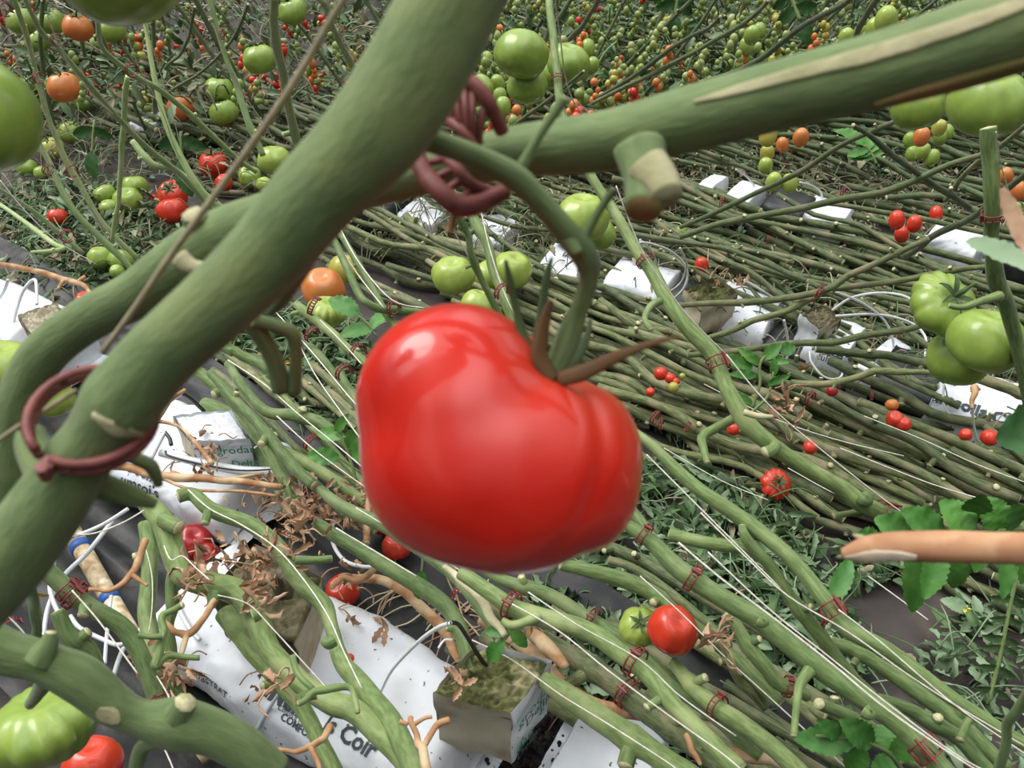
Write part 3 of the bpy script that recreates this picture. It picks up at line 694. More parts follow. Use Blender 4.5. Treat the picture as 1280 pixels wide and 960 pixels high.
# details of V1
pp, rr = V1[1], V1[2]
def near_i(V, px, py):
    _, pp, rr = V; return min(range(1, len(pp)-1), key=lambda k: (640+F*(pp[k]-CAM).dot(RT)/(pp[k]-CAM).dot(FW)-px)**2+(480-F*(pp[k]-CAM).dot(UP)/(pp[k]-CAM).dot(FW)-py)**2)
i = near_i(V1, 150, 508)
part('node_scar', surf_patch(pp, rr, i-1, i+2, Vector((.45, -.7, .25)), .80, .0004, 15), M_SCAR, V1[0], label='pale ring scar at a node')
branch(V1[0], 'leaf_stub', [(375, 300, 60), (365, 335, 46), (350, 372, 26), (335, 392, 12)], 40, d=(.235, .24), mat=M_NEAR)
branch(V1[0], 'leaf_stub', [(100, 600, 40), (130, 608, 34), (165, 620, 28), (193, 630, 14)], 30, d=(.235, .25), mat=M_NEAR)
branch(V1[0], 'leaf_stub', [(30, 660, 60), (40, 690, 46), (52, 700, 36)], 40, d=(.245, .245), mat=M_NEAR, capm=M_SCAR)
branch(V1[0], 'leaf_stub', [(60, 590, 54), (42, 560, 44), (36, 540, 36)], 40, d=(.245, .25), mat=M_NEAR, capm=M_BSCAR)
branch(V1[0], 'truss_stub', [(305, 395, 22), (325, 420, 24), (342, 450, 25), (352, 486, 27)], 24, d=(.27, .29), mat=M_NEAR, capm=M_BSCAR, label='cut fruit stalk hanging down')
branch(V1[0], 'truss_stub', [(315, 400, 18), (345, 408, 18), (366, 418, 20), (370, 450, 16), (367, 490, 18)], 18, d=(.27, .29), mat=M_NEAR, label='hooked cut fruit stalk')
branch(V1[0], 'leaf_stub', [(160, 570, 18), (185, 580, 18), (194, 592, 16), (198, 606, 12)], 16, d=(.27, .28), mat=M_NEAR)
branch(V1[0], 'dry_scar', [(8, 655, 26), (22, 645, 18), (44, 628, 8)], 20, d=(.232, .23), mat=M_BSCAR)
# truss that carries the big tomato
TR = branch(V1[0], 'truss_stalk', [(510, 165, 36), (560, 182, 30), (605, 200, 30), (645, 222, 34), (680, 256, 29), (706, 288, 33), (730, 318, 34), (736, 350, 24), (722, 392, 24), (710, 425, 32), (694, 462, 26), (685, 490, 22)], 26, d=(.215, .222, .23, .238, .25, .26, .262), mat=M_NEAR, seg=14, label='fruit stalk carrying the big red tomato')
branch(TR, 'side_stalk', [(652, 208, 16), (668, 180, 12), (686, 152, 12), (706, 122, 16)], 12, d=(.235, .23), mat=M_NEAR)
branch(TR, 'side_stalk', [(728, 300, 18), (742, 275, 12), (758, 250, 11), (768, 236, 12)], 12, d=(.245, .24), mat=M_NEAR)
branch(TR, 'side_stalk', [(690, 276, 24), (708, 296, 22), (722, 318, 16)], 20, d=(.24, .238), mat=M_NEAR, capm=M_BSCAR)

def hero():
    d0 = .275; C0 = at(640, 560, d0); k = d0/F; vw = ray(640, 560).normalized()
    ux = RT; uy = -(UP); uz = -FW        # x right, y down, z towards the camera (px units)
    ell = [((-68, -62, 12), (128, 122, 122)), ((-8, 18, 0), (166, 142, 138)), ((92, 26, -30), (78, 112, 112)), ((-60, 10, 20), (132, 128, 118))]
    def hit(c, r, dx):
        a = sum((dx[i]/r[i])**2 for i in range(3)); b = -2*sum(dx[i]*c[i]/r[i]**2 for i in range(3)); cc = sum((c[i]/r[i])**2 for i in range(3))-1
        D = b*b-4*a*cc; return (-b+math.sqrt(max(D, 0)))/(2*a)
    pole = Vector((58, -88, 22)).normalized(); tip = Vector((10, 150, 60)).normalized()
    rows = []; n = 120; m = 150; ax = Vector((.3, -.95, .05)).normalized(); e1 = ax.orthogonal().normalized(); e2 = ax.cross(e1)
    for i in range(n+1):
        th = math.pi*i/n; row = []
        for j in range(m):
            a = 2*math.pi*j/m; dx = ax*math.cos(th)+(e1*math.cos(a)+e2*math.sin(a))*math.sin(th)
            hs = [hit(c, r, dx) for c, r in ell]; K = 8.0; mxh = max(hs); r = mxh+K*math.log(sum(math.exp((h-mxh)/K) for h in hs))-K*.6
            ang = dx.angle(pole); r -= 26*math.exp(-(ang/.20)**2)+8*math.exp(-(ang/.42)**2)
            for gd, amp in ((Vector((-.25, -.75, .62)), 5), (Vector((-.75, -.2, .5)), 3)):
                # soft furrows radiating from the stalk
                pl = pole.cross(gd.normalized()).normalized(); q = dx.dot(pl)
                if dx.dot(gd) > 0: r -= amp*math.exp(-(q/.24)**2)*max(0, math.sin(min(math.pi, ang*1.35)))
            cp = pole.cross(Vector((112, -6, 100)).normalized()).normalized()
            if dx.x > -.1 and dx.z > -.3: r -= 4*math.exp(-(dx.dot(cp)/.11)**2)*max(0, math.sin(min(math.pi, ang*1.5)))
            r += 3.2*noise.noise(dx*2.1+Vector((3, 1, 2)))
            row.append(C0+(ux*dx.x+uy*dx.y+uz*dx.z)*(r*k))
        rows.append(row)
    mb = MB(); mb.grid(rows, 0, True)
    m_, nt, b = newmat('big_ripe_skin', .30, .32); b.inputs['Coat Weight'].default_value = .55; b.inputs['Coat Roughness'].default_value = .10
    N = nt.nodes.new; L = nt.links.new; tc = N('ShaderNodeTexCoord')
    ds = N('ShaderNodeVectorMath'); ds.operation = 'DISTANCE'; L(tc.outputs['Object'], ds.inputs[0])
    root = thing('tomato', C0-Vector((0, 0, .035)), 'large ripe red lobed tomato hanging in front, in the middle of the photo', 'tomato')
    pc = at(716, 470, d0-.005)-root.location; ds.inputs[1].default_value = pc
    r1 = N('ShaderNodeMapRange'); L(ds.outputs['Value'], r1.inputs[0]); r1.inputs[1].default_value = .004; r1.inputs[2].default_value = .040
    mx = N('ShaderNodeMix'); mx.data_type = 'RGBA'; L(r1.outputs[0], mx.inputs[0]); mx.inputs[6].default_value = (.72, .060, .020, 1); mx.inputs[7].default_value = (.68, .020, .012, 1)
    nz = N('ShaderNodeTexNoise'); nz.inputs['Scale'].default_value = 30; nz.inputs['Detail'].default_value = 5; L(tc.outputs['Object'], nz.inputs[0])
    r2 = N('ShaderNodeMapRange'); L(nz.outputs[0], r2.inputs[0]); r2.inputs[1].default_value = .4; r2.inputs[2].default_value = .7
    m2 = N('ShaderNodeMix'); m2.data_type = 'RGBA'; L(r2.outputs[0], m2.inputs[0]); L(mx.outputs[2], m2.inputs[6]); m2.inputs[7].default_value = (.72, .036, .020, 1)
    L(m2.outputs[2], b.inputs['Base Color']); b.inputs['Subsurface Weight'].default_value = .15; b.inputs['Subsurface Radius'].default_value = (.012, .002, .001); b.inputs['Subsurface Scale'].default_value = .5
    part('fruit_body', mb, m_, root)
    def sepal(pts, w, mat, dd):
        P, R = pix_path(pts, w, d=dd); pp, rr = smooth_path(P, R, 5); mb = MB(); mb.tube(pp, rr, 9, flat=.45); part('sepal', mb, mat, root)
    sepal([(690, 476, 16), (668, 452, 18), (655, 424, 14), (645, 385, 11), (636, 345, 9), (632, 325, 4)], 10, M_CALYX, (.262, .262, .255))
    sepal([(692, 474, 20), (675, 448, 26), (678, 415, 20), (684, 390, 15), (688, 376, 8)], 14, M_CALYXB, (.258, .255))
    sepal([(690, 474, 16), (672, 440, 16), (676, 395, 14), (684, 345, 12), (690, 322, 4)], 10, M_CALYX, (.272, .272))
    sepal([(698, 474, 20), (728, 466, 22), (762, 450, 17), (790, 438, 12), (818, 428, 9), (850, 420, 3)], 14, M_CALYXB, (.258, .250, .245))
    sepal([(702, 468, 16), (722, 446, 14), (734, 420, 10), (738, 398, 4)], 10, M_CALYX, (.272, .275))
    sepal([(692, 478, 16), (676, 474, 16), (664, 464, 12), (656, 452, 4)], 10, M_CALYXB, (.262, .258))
hero()
# foreground clips
i = near_i(V1, 115, 545); dv_ = (V1[1][i]-CAM).dot(FW); ca, sa = math.cos(math.radians(38)), math.sin(math.radians(38))
clip('big blurred maroon ring clip hanging on the thick vine at left', at(116, 522, dv_), ((-FW*ca+UP*sa)+RT*.12).normalized(), .0152, .0030, .0013, M_CLIPB, arc=(-1.95, 4.0), ref=RT, bars=9)
i = near_i(V2, 577, 203); t = (V2[1][i+2]-V2[1][i-2]).normalized(); q = V2[1][i]
rt_ = thing('vine_clip', q.copy(), 'blurred maroon ladder clip around the crossing of the two thick vines', 'clip', 'maroon vine clips')
for nm, rails in (('upper_strap', [[(556, 128, 20), (568, 108, 19), (588, 102, 20), (610, 128, 20), (628, 165, 18)], [(560, 150, 18), (576, 162, 14), (590, 180, 14), (600, 195, 14)]]),
                  ('lower_strap', [[(518, 186, 24), (530, 216, 25), (552, 242, 28), (576, 258, 28), (604, 252, 26), (632, 238, 22)], [(552, 190, 16), (570, 210, 16), (590, 232, 18), (612, 240, 18)]])):
    mb = MB(); cc = []
    for r_ in rails:
        P, R = pix_path(r_, 12, d=(.238, .232, .240)); a_, b_2 = smooth_path(P, R, 6); mb.tube(a_, b_2, 8); cc.append(a_)
    for k in range(1, 6):
        f = k/6; mb.tube([cc[0][int(f*(len(cc[0])-1)*.85)], cc[1][int(f*(len(cc[1])-1))]], [.0011]*2, 6)
    part(nm, mb, M_CLIPB, rt_)
P, R = pix_path([(575, 118, 12), (590, 150, 10), (602, 180, 8)], 10, d=(.235, .24)); mb = MB(); a_, b_2 = smooth_path(P, R, 5); mb.tube(a_, b_2, 8)
solo('dry_stalk', mb, M_DRYS, 'thin tan dry stalk caught in the blurred maroon ladder clip', 'stalk')
P, R = pix_path([(572, 255, 12), (566, 275, 9), (562, 290, 12)], 10, d=(.238, .24)); mb = MB(); a_, b_2 = smooth_path(P, R, 5); mb.tube(a_, b_2, 8)
solo('dry_stalk', mb, M_DRYS, 'withered brown tip hanging below the blurred maroon ladder clip', 'stalk')
twine('thick blurred tan twine slanting down from the top edge past the thick vines at left', [(445, -25), (420, 15), (360, 115), (290, 215), (220, 310), (165, 390), (128, 440)], (11, 8), d=(.20, .25), mat=M_TWINT)
twine('blurred tan twine from the left edge to the big maroon ring clip', [(-15, 560), (20, 535), (60, 510), (95, 488)], 6, d=(.25, .24), mat=M_TWINT)
# dry stick at right
P, R = pix_path([(1052, 692, 12), (1078, 688, 30), (1110, 684, 36), (1180, 684, 40), (1240, 685, 40), (1320, 686, 42)], 40, d=(.30, .28)); pp, rr = smooth_path(P, R, 8)
mb = MB(); mb.tube(pp, rr, 20, 0, 1, wob=.10, seed=4); root = thing('dry_stick', pp[-1].copy(), 'blurred brown dry stick with a splintered pale end, reaching in from the right edge', 'stick')
mstick = simple('orange_brown_bark', (.38, .17, .085), (.55, .30, .16), 50, .7, .25, c3=(.60, .36, .20), s3=60)
part('stick', mb, [mstick, M_SCAR], root)
part('bare_wood', surf_patch(pp, rr, 1, 20, Vector((0, -.9, .2)), .7, .0003), simple('bare_pale_wood', (.62, .52, .40), (.48, .36, .25), 90, .8), root, label='pale splintered wood')
for k, (a, b2) in enumerate((((1085, 676), (1066, 668)), ((1080, 694), (1046, 696)), ((1085, 686), (1060, 684)))):
    mb = MB(); P, R = pix_path([(*a, 12), ((a[0]+b2[0])/2, (a[1]+b2[1])/2, 9), (*b2, 3)], 8, d=(.30, .30)); mb.tube(P, R, 7); part('splinter', mb, M_SCAR, root)
# dry curl and dark leaf at the right edge
def bigleaf(label, name, pts, w, d, mat, up=Vector((0, -.7, .7)), droop=.2, cat='leaf', serr=.1):
    P, R = pix_path(pts, w, d=d); L = sum((P[i+1]-P[i]).length for i in range(len(P)-1)); mb = MB()
    leaflet(mb, P[0], P[-1]-P[0], up, L, 2*R[0], n=18, serr=serr, droop=droop, fold=.18, seed=3)
    return solo(name, mb, mat, label, cat)
bigleaf('dark green leaf cut by the right edge beside the coir slab', 'tomato_leaf', [(1335, 520), (1262, 548)], 95, (.55, .52), M_LEAFD)
bigleaf('blurred shrivelled brown leaf at the right edge', 'withered_leaf', [(1252, 235), (1290, 350)], 30, (.32, .32), M_DRYL, droop=-.3)
bigleaf('blurred grey green leaf edge at the right edge', 'tomato_leaf', [(1210, 300), (1300, 330)], 34, (.36, .33), M_WILT2, droop=.2)
# close lower left vine
V3 = vine('thick pale green vine in the lower left corner with a cut scar ring', [(-50, 785, 60), (0, 812, 56), (50, 826, 50), (100, 848, 58), (140, 880, 52), (175, 897, 46), (220, 905, 66), (265, 915, 58), (305, 935, 54), (345, 965, 44)], d=(.36, .40), mat=M_NEAR, stubs=0, seg=24, step=7)
branch(V3[0], 'leaf_stub', [(215, 905, 50), (226, 888, 34), (232, 878, 28)], 40, d=(.385, .378), mat=M_NEAR)
branch(V3[0], 'leaf_stub', [(48, 826, 40), (60, 806, 26), (64, 790, 14)], 30, d=(.365, .365), mat=M_NEAR)
branch(V3[0], 'truss_stalk', [(60, 845, 26), (48, 866, 18), (38, 880, 14)], 16, d=(.375, .46), mat=M_NEAR)
branch(V3[0], 'truss_stalk', [(225, 925, 22), (182, 930, 20), (170, 960, 18)], 16, d=(.385, .40), mat=M_NEAR)
i = near_i(V3, 142, 892); part('dry_scar', surf_patch(V3[1], V3[2], i-3, i+2, Vector((.1, -.75, .5)), .5, .0004), M_SCAR, V3[0], label='pale diagonal cut scar')

# ================================================================== NAMED TOMATOES
t_ = tomato
t_('large blurred green tomato cut off by the top edge at upper left', 145, -62, 92, 'green', 'beef', d=.36, calyx=False, tilt=(0, 0))
t_('large blurred green tomato cut off by the left edge near the top', -32, 145, 76, 'green', 'round', d=.36, calyx=False, tilt=(0, 0))
t_('flat ribbed green tomato at the lower left corner under the pale vine', 56, 906, 66, 'green', 'flat', d=.50, tilt=(-.35, -.15), yaw=.5, calyx=False)
t_('red tomato at the bottom edge tucked under the flat ribbed green one', 116, 955, 36, 'red', 'round', d=.62, tilt=(-.3, .1), calyx=False)
t_('blurred yellow green tomato at the left edge behind the thick vines', 6, 466, 44, 'pale', 'round', d=.52, calyx=False)
t_('bright green tomato seen through the big maroon ring clip', 68, 498, 24, 'pale', 'round', d=.50, calyx=False)
t_('small bright green tomato peeping below the ring clip at the left edge', 44, 600, 22, 'pale', 'round', d=.45, calyx=False)
t_('red cracked tomato on the black film left of the bare mossy cube', 243, 677, 22, 'dull', 'beef', tilt=(.1, .2), calyx=False)
t_('squashed dark red tomato directly below the cracked one on the black film', 259, 694, 16, 'dull', 'round', calyx=False)
t_('tiny orange red cherry tomato lying on the large white slab', 437, 823, 6, 'red', 'cher', Rw=.006, d=.86)
t_('split red tomato half hidden under a dry vine right of the bare mossy cube', 428, 738, 22, 'red', 'round', calyx=False)
t_('red tomato lying beneath the lower left of the big tomato', 496, 682, 19, 'red', 'beef', calyx=False)
t_('red tomato squeezed between vines just left of the one beneath the big tomato', 478, 657, 13, 'dull', 'round', calyx=False)
t_('ripe red tomato hanging beside a green one at the lower right of the big tomato', 841, 787, 31, 'red', 'round', d=.78, tilt=(.1, .2), calyx=False)
t_('green tomato touching the ripe red one at the lower right of the big tomato', 799, 784, 25, 'pale', 'beef', d=.82, tilt=(.3, 0))
t_('green tomato with open star calyx, upper of three at the right edge', 1178, 381, 41, 'green', 'flat', d=.86, tilt=(.55, .12), yaw=.3, name='tomato', calyx=True)
t_('largest smooth green tomato of three at the right edge', 1235, 426, 45, 'green', 'beef', d=.82, tilt=(-.2, .1), calyx=False)
t_('lowest green tomato of three at the right edge', 1198, 447, 37, 'green', 'round', d=.88, tilt=(-.1, .1), calyx=False)
t_('green tomato under the thick vine, left of two at upper right', 1148, 132, 33, 'green', 'beef', d=.85, calyx=False)
t_('large green tomato under the thick vine at the top right edge', 1234, 128, 48, 'green', 'beef', d=.75, tilt=(.1, 0), calyx=False)
t_('large green tomato, top of the bunch above the foreground clip', 652, 67, 33, 'green', 'beef', calyx=False, tilt=(-.6, .1))
t_('green tomato at the bottom of the bunch above the foreground clip', 659, 107, 25, 'green', 'round', calyx=False, tilt=(-.3, .1), d=1.12)
t_('green tomato right of the twined stem in the bunch above the clip', 710, 78, 27, 'green', 'beef', calyx=False, d=1.15)
t_('green tomato half behind the stem in the bunch above the clip', 690, 92, 20, 'green', 'round', calyx=False, d=1.22)
t_('green tomato just right of the thick vine at the foreground clip', 597, 113, 21, 'green', 'round', calyx=False, d=1.2)
t_('pale green tomato behind the truss bud right of the foreground clip', 728, 272, 34, 'pale', 'beef', d=1.0, tilt=(-.2, 0), calyx=False)
t_('smaller green tomato behind the lower right of the pale one at the truss', 749, 292, 21, 'green', 'round', d=1.06, calyx=False)
t_('pale green tomato, left of the bunch above the big red tomato', 567, 344, 26, 'pale', 'beef', tilt=(.1, 0), calyx=False)
t_('ribbed pale green tomato, right of the bunch above the big red tomato', 641, 337, 25, 'pale', 'beef', calyx=False, tilt=(0, .3))
t_('pale green tomato in the middle of the bunch behind the stem', 612, 344, 20, 'pale', 'round', calyx=False, d=1.5)
t_('pale green tomato just over the top of the big red tomato', 598, 381, 22, 'pale', 'beef', calyx=False, d=1.25)
t_('small pale green tomato at the right end of that just over the big tomato', 622, 388, 13, 'pale', 'round', calyx=False)
t_('orange tomato hanging upper left of the big red one', 404, 360, 27, 'orange', 'round', tilt=(.3, .1), calyx=False)
t_('yellow orange tomato behind the orange one at upper left of the big red', 431, 336, 20, 'yellow', 'round', calyx=False, d=1.4)
t_('yellow green tomato under the orange one at upper left of the big red', 410, 389, 25, 'pale', 'flat', tilt=(-.1, .2), calyx=False, d=1.2)
t_('red tomato beside the foreground twine, upper of two at left', 267, 205, 18, 'red', 'beef')
t_('red tomato half hidden below the upper one beside the foreground twine', 280, 228, 11, 'red', 'round', calyx=False)
t_('ribbed red tomato, upper of the red pair beside the foreground vine node', 216, 244, 19, 'red', 'beef', tilt=(.4, 0))
t_('glossy red tomato, lower of the red pair beside the foreground vine node', 217, 263, 19, 'red', 'beef', calyx=False)
t_('small red tomato left of the red pair', 192, 248, 6, 'red', 'cher', Rw=.01)
t_('small red tomato alone near the left edge under the yellow green ones', 72, 271, 12, 'red', 'round')
t_('red fallen tomato on the leaf litter above the left thick vine', 106, 373, 11, 'red', 'flat', calyx=False)
t_('red ribbed tomato lying on the path beneath the bundle of stems at right', 969, 606, 19, 'red', 'flat', tilt=(.5, .1), calyx=True)
for i_, (lb, x, y, r, c) in enumerate((('red tomato between the lying stems left of the long bright vine', 917, 536, 9, 'red'), ('red tomato low among the lying stems below the seedling', 1013, 559, 9, 'red'), ('red tomato on the white slab edge, right one under the coir lettering', 1237, 547, 11, 'red'), ('red tomato on the slab edge, left one under the coir lettering', 1207, 543, 8, 'red'),
      ('orange tomato, upper one of three by the black sleeve', 1115, 506, 8, 'orange'), ('red tomato, middle of three by the black sleeve', 1119, 524, 11, 'red'), ('red tomato, lowest of three by the black sleeve', 1130, 530, 9, 'red'), ('dark red tomato buried in the bundle left of the three by the sleeve', 1040, 489, 7, 'dull'))):
    t_(lb, x, y, r, c, 'round', Rw=.022, calyx=False, hz=.12)
ORD = ['topmost', 'second highest', 'third highest', 'fourth highest', 'fifth highest', 'sixth highest', 'seventh highest', 'eighth highest']
CN = {'green': 'green', 'pale': 'pale green', 'yellow': 'yellow', 'orange': 'orange', 'red': 'red', 'dull': 'dark red'}
def bunch(where, kind, Rw, items, group, calyx=None, d=None, hz=None):
    items = sorted(items, key=lambda q: q[1]); n = len(items)
    for k, it in enumerate(items):
        x, y, r, c = it; o = ORD[k] if k < n-1 else 'lowest'
        if n == 1: o = 'single'
        kd = {'beef': '', 'round': '', 'flat': '', 'plum': 'plum ', 'cher': 'cherry '}[kind]
        t_('%s %s %stomato of the bunch %s' % (o, CN[c], kd, where), x, y, r, c, kind, Rw=Rw, group=group, calyx=(r > 14 if calyx is None else calyx), d=d, hz=hz)
bunch('in the top left corner', 'beef', .03, [(28, 27, 18, 'green'), (64, 27, 17, 'green'), (48, 50, 16, 'green'), (97, 34, 18, 'orange'), (140, 38, 17, 'green'), (113, 56, 14, 'green')], 'unripe tomatoes at upper left')
bunch('around the big orange fruit at left', 'round', .03, [(80, 109, 20, 'orange'), (103, 127, 15, 'green'), (40, 107, 15, 'green'), (90, 166, 15, 'green'), (65, 186, 15, 'yellow'), (34, 210, 12, 'green'), (51, 216, 9, 'green')], 'unripe tomatoes at upper left')
bunch('above the lone red tomato', 'beef', .03, [(131, 242, 13, 'green'), (168, 233, 16, 'green'), (160, 250, 17, 'green'), (136, 259, 11, 'green')], 'unripe tomatoes at upper left', calyx=False)
bunch('below the four small green ones', 'round', .03, [(125, 322, 15, 'green'), (151, 325, 15, 'green'), (146, 339, 9, 'green')], 'unripe tomatoes at upper left', calyx=False)
bunch('at top just left of the tan twine', 'beef', .031, [(325, 74, 21, 'green'), (365, 14, 18, 'green'), (352, 6, 12, 'green')], 'unripe tomatoes left of the thick vine')
bunch('stacked beside the tan twine', 'beef', .031, [(274, 112, 18, 'green'), (298, 107, 12, 'green'), (280, 140, 18, 'green')], 'unripe tomatoes left of the thick vine')
bunch('just above the red pair', 'round', .03, [(183, 137, 14, 'green'), (190, 158, 11, 'green'), (175, 120, 9, 'yellow'), (226, 135, 17, 'orange'), (148, 122, 8, 'green')], 'unripe tomatoes left of the thick vine')
bunch('against the thick blurred vine', 'beef', .031, [(343, 200, 21, 'pale'), (312, 221, 14, 'green'), (330, 230, 10, 'pale')], 'unripe tomatoes left of the thick vine', calyx=False)
bunch('hanging below the thick vine', 'plum', .0125, [(960, 170, 11, 'yellow'), (1001, 172, 10, 'orange'), (959, 191, 9, 'yellow'), (978, 181, 8, 'orange'), (991, 183, 7, 'orange'), (957, 207, 9, 'pale'), (967, 227, 10, 'pale'), (987, 229, 10, 'pale')], 'plum tomatoes below the thick vine')
bunch('under the upper right green tomato', 'plum', .0125, [(1152, 171, 10, 'orange'), (1174, 160, 9, 'yellow'), (1137, 175, 8, 'green'), (1140, 192, 8, 'green'), (1153, 189, 9, 'green'), (1165, 197, 9, 'green'), (1175, 172, 8, 'green'), (1184, 165, 8, 'green')], 'plum tomatoes below the thick vine')
bunch('above the third row slab', 'plum', .012, [(1121, 275, 10, 'red'), (1143, 280, 9, 'red'), (1127, 293, 9, 'red'), (1170, 267, 8, 'red')], 'red plum tomatoes over the third row')
bunch('right of the big tomato', 'cher', .011, [(826, 467, 9, 'red'), (838, 473, 7, 'red'), (845, 477, 5, 'red'), (813, 490, 6, 'red'), (842, 484, 7, 'yellow'), (853, 470, 4, 'pale')], 'cherry tomatoes on the lying stems', hz=.15)
bunch('beside the white tube ring', 'plum', .012, [(877, 332, 9, 'red')], 'plum tomatoes at mid right', calyx=False)
bunch('under the torn stub of the thick vine', 'plum', .012, [(851, 291, 8, 'green')], 'plum tomatoes at mid right', calyx=False)
bunch('at the right edge', 'plum', .012, [(1257, 220, 9, 'orange'), (1273, 238, 10, 'orange'), (1254, 246, 7, 'orange'), (1268, 262, 8, 'green'), (1276, 151, 6, 'orange')], 'plum tomatoes at the right edge', calyx=False)
bunch('of elongated fruits at top right', 'plum', .016, [(1108, 25, 14, 'pale'), (1094, 37, 12, 'pale'), (1058, 47, 10, 'pale'), (1075, 40, 8, 'pale')], 'plum tomatoes at top right', calyx=False)
bunch('right of the thick vine top', 'plum', .014, [(608, 74, 8, 'pale'), (622, 104, 9, 'green'), (624, 120, 9, 'green'), (629, 133, 10, 'green'), (640, 148, 5, 'orange')], 'plum tomatoes at top centre', calyx=False)
bunch('over the thick vine at top', 'plum', .014, [(940, 44, 10, 'green'), (933, 58, 9, 'green'), (950, 38, 8, 'green'), (930, 72, 8, 'green'), (955, 28, 6, 'green'), (917, 29, 5, 'red')], 'plum tomatoes at top centre', calyx=False)
bunch('behind the twined top stem', 'plum', .015, [(735, 60, 9, 'green'), (740, 82, 9, 'green'), (745, 95, 8, 'green'), (728, 50, 8, 'green')], 'plum tomatoes at top centre', calyx=False)
bunch('down the left twine', 'cher', .011, [(173, 48, 6, 'red'), (173, 58, 6, 'orange'), (177, 70, 6, 'yellow'), (180, 86, 5, 'yellow')], 'cherry tomatoes at upper left', calyx=False)
bunch('strung in a red column', 'cher', .011, [(251, 36, 4, 'red'), (251, 44, 5, 'red'), (252, 52, 5, 'red'), (254, 61, 5, 'orange'), (257, 69, 5, 'orange')], 'cherry tomatoes at upper left', calyx=False)
bunch('under the top left corner fruits', 'cher', .011, [(28, 56, 5, 'orange'), (31, 65, 5, 'orange'), (36, 73, 5, 'yellow'), (50, 68, 4, 'yellow')], 'cherry tomatoes at upper left', calyx=False)
bunch('scattered right of the red cherries', 'cher', .011, [(219, 48, 4, 'red'), (221, 59, 4, 'red'), (217, 83, 5, 'red'), (218, 90, 5, 'red'), (303, 48, 5, 'orange'), (303, 58, 6, 'orange'), (344, 96, 6, 'red'), (346, 105, 6, 'red')], 'cherry tomatoes at upper left', calyx=False)

# ================================================================== VINES
# ---- lower left
B1 = vine('thick green vine passing under the two maroon clips at lower left', [(20, 690, 24), (49, 706, 26), (105, 754, 26), (157, 788, 26), (184, 840, 25), (196, 885, 24), (205, 930, 24)], h=(.34, .22), stubs=2)
branch(B1[0], 'leaf_stub', [(104, 770, 15), (106, 764, 15), (107, 757, 15)], 15, h=.33)
B2 = vine('knobbly thick green vine running from the black film across the bare mossy cube', [(184, 628, 28), (205, 655, 34), (225, 712, 34), (254, 728, 36), (296, 738, 34), (320, 770, 34), (337, 812, 32), (370, 848, 30), (412, 876, 34), (440, 888, 34), (490, 930, 34), (530, 985, 34)], h=(.26, .22, .24), stubs=0, seg=16)
for pts in ([(224, 660, 20), (208, 652, 20), (202, 649, 19)], [(268, 742, 18), (266, 752, 14), (265, 758, 10)], [(316, 770, 18), (320, 768, 18), (322, 766, 17)], [(395, 866, 16), (375, 872, 12), (374, 880, 10)]): branch(B2[0], 'leaf_stub', pts, 16, h=.27)
B3 = vine('long bending green vine with white twine from the dry leaves down past the white slab', [(222, 621, 20), (240, 618, 20), (262, 637, 22), (311, 656, 22), (349, 686, 24), (375, 727, 26), (405, 757, 24), (416, 787, 20), (430, 832, 26), (458, 862, 30), (486, 902, 32), (520, 965, 32), (530, 990, 30)], h=(.24, .20, .26), stubs=0, seg=16)
branch(B3[0], 'leaf_stub', [(260, 640, 12), (258, 648, 12), (256, 654, 12)], 12, h=.25)
branch(B3[0], 'truss_stub', [(370, 700, 12), (395, 700, 10), (415, 698, 9)], 10, h=.25)
branch(B3[0], 'leaf_stub', [(418, 800, 16), (410, 804, 15), (404, 800, 10)], 14, h=.25)
vine('upright pale green stem left of the bare mossy cube with twine beside it', [(184, 655, 22), (186, 700, 22), (184, 760, 24), (188, 800, 24), (194, 850, 24), (198, 900, 24)], h=(.20, .14), stubs=2)
vine('thinner upright streaked green stem just right of the pale upright one', [(216, 716, 18), (214, 760, 17), (213, 800, 17), (215, 850, 16), (240, 880, 12)], h=(.22, .14), stubs=1)
vine('stubby green vine growing up from the cube and joining the knobbly one', [(280, 765, 30), (300, 790, 30), (320, 818, 28), (350, 850, 26), (380, 890, 24), (405, 935, 24), (424, 975, 24)], h=(.17, .16), stubs=1, seg=14)
vine('vine end with cut stub beside the lower left clip', [(70, 765, 20), (88, 795, 24), (112, 815, 24), (130, 860, 20)], h=(.24, .18), stubs=1)
vine('dark green stalk hanging below the thick blurred vine at left', [(38, 690, 14), (40, 730, 14), (46, 770, 14), (44, 800, 12)], h=(.42, .36), stubs=2, mat=M_DARK)
vine('curving green stem at the left edge above the tomato vine', [(-10, 698, 18), (14, 702, 16), (34, 720, 12), (44, 745, 12)], h=(.36, .34), stubs=0)
vine('thin stem at the left edge with dry flower by it', [(0, 728, 10), (20, 735, 9), (40, 742, 9), (50, 770, 8)], h=(.33, .3), stubs=0)
TB = vine('bare green branched fruit stalk in front of the upright stems', [(250, 822, 7), (212, 820, 8), (196, 832, 12), (200, 812, 11), (204, 790, 10), (202, 772, 10), (212, 764, 8), (228, 757, 9)], h=(.30, .32), stubs=0, name='bare_truss', cat='stalk', caps=(True, True))
branch(TB[0], 'side_stalk', [(204, 795, 9), (190, 796, 7), (174, 794, 8)], 8, h=.32)
TC = vine('bare green fruit stalk curling over the knobbly vine at lower centre', [(375, 880, 8), (392, 866, 9), (418, 862, 10), (440, 862, 8), (446, 890, 7)], h=(.30, .30), stubs=0, name='bare_truss', cat='stalk')
branch(TC[0], 'side_stalk', [(366, 820, 8), (372, 842, 8), (392, 862, 8)], 8, h=.30)
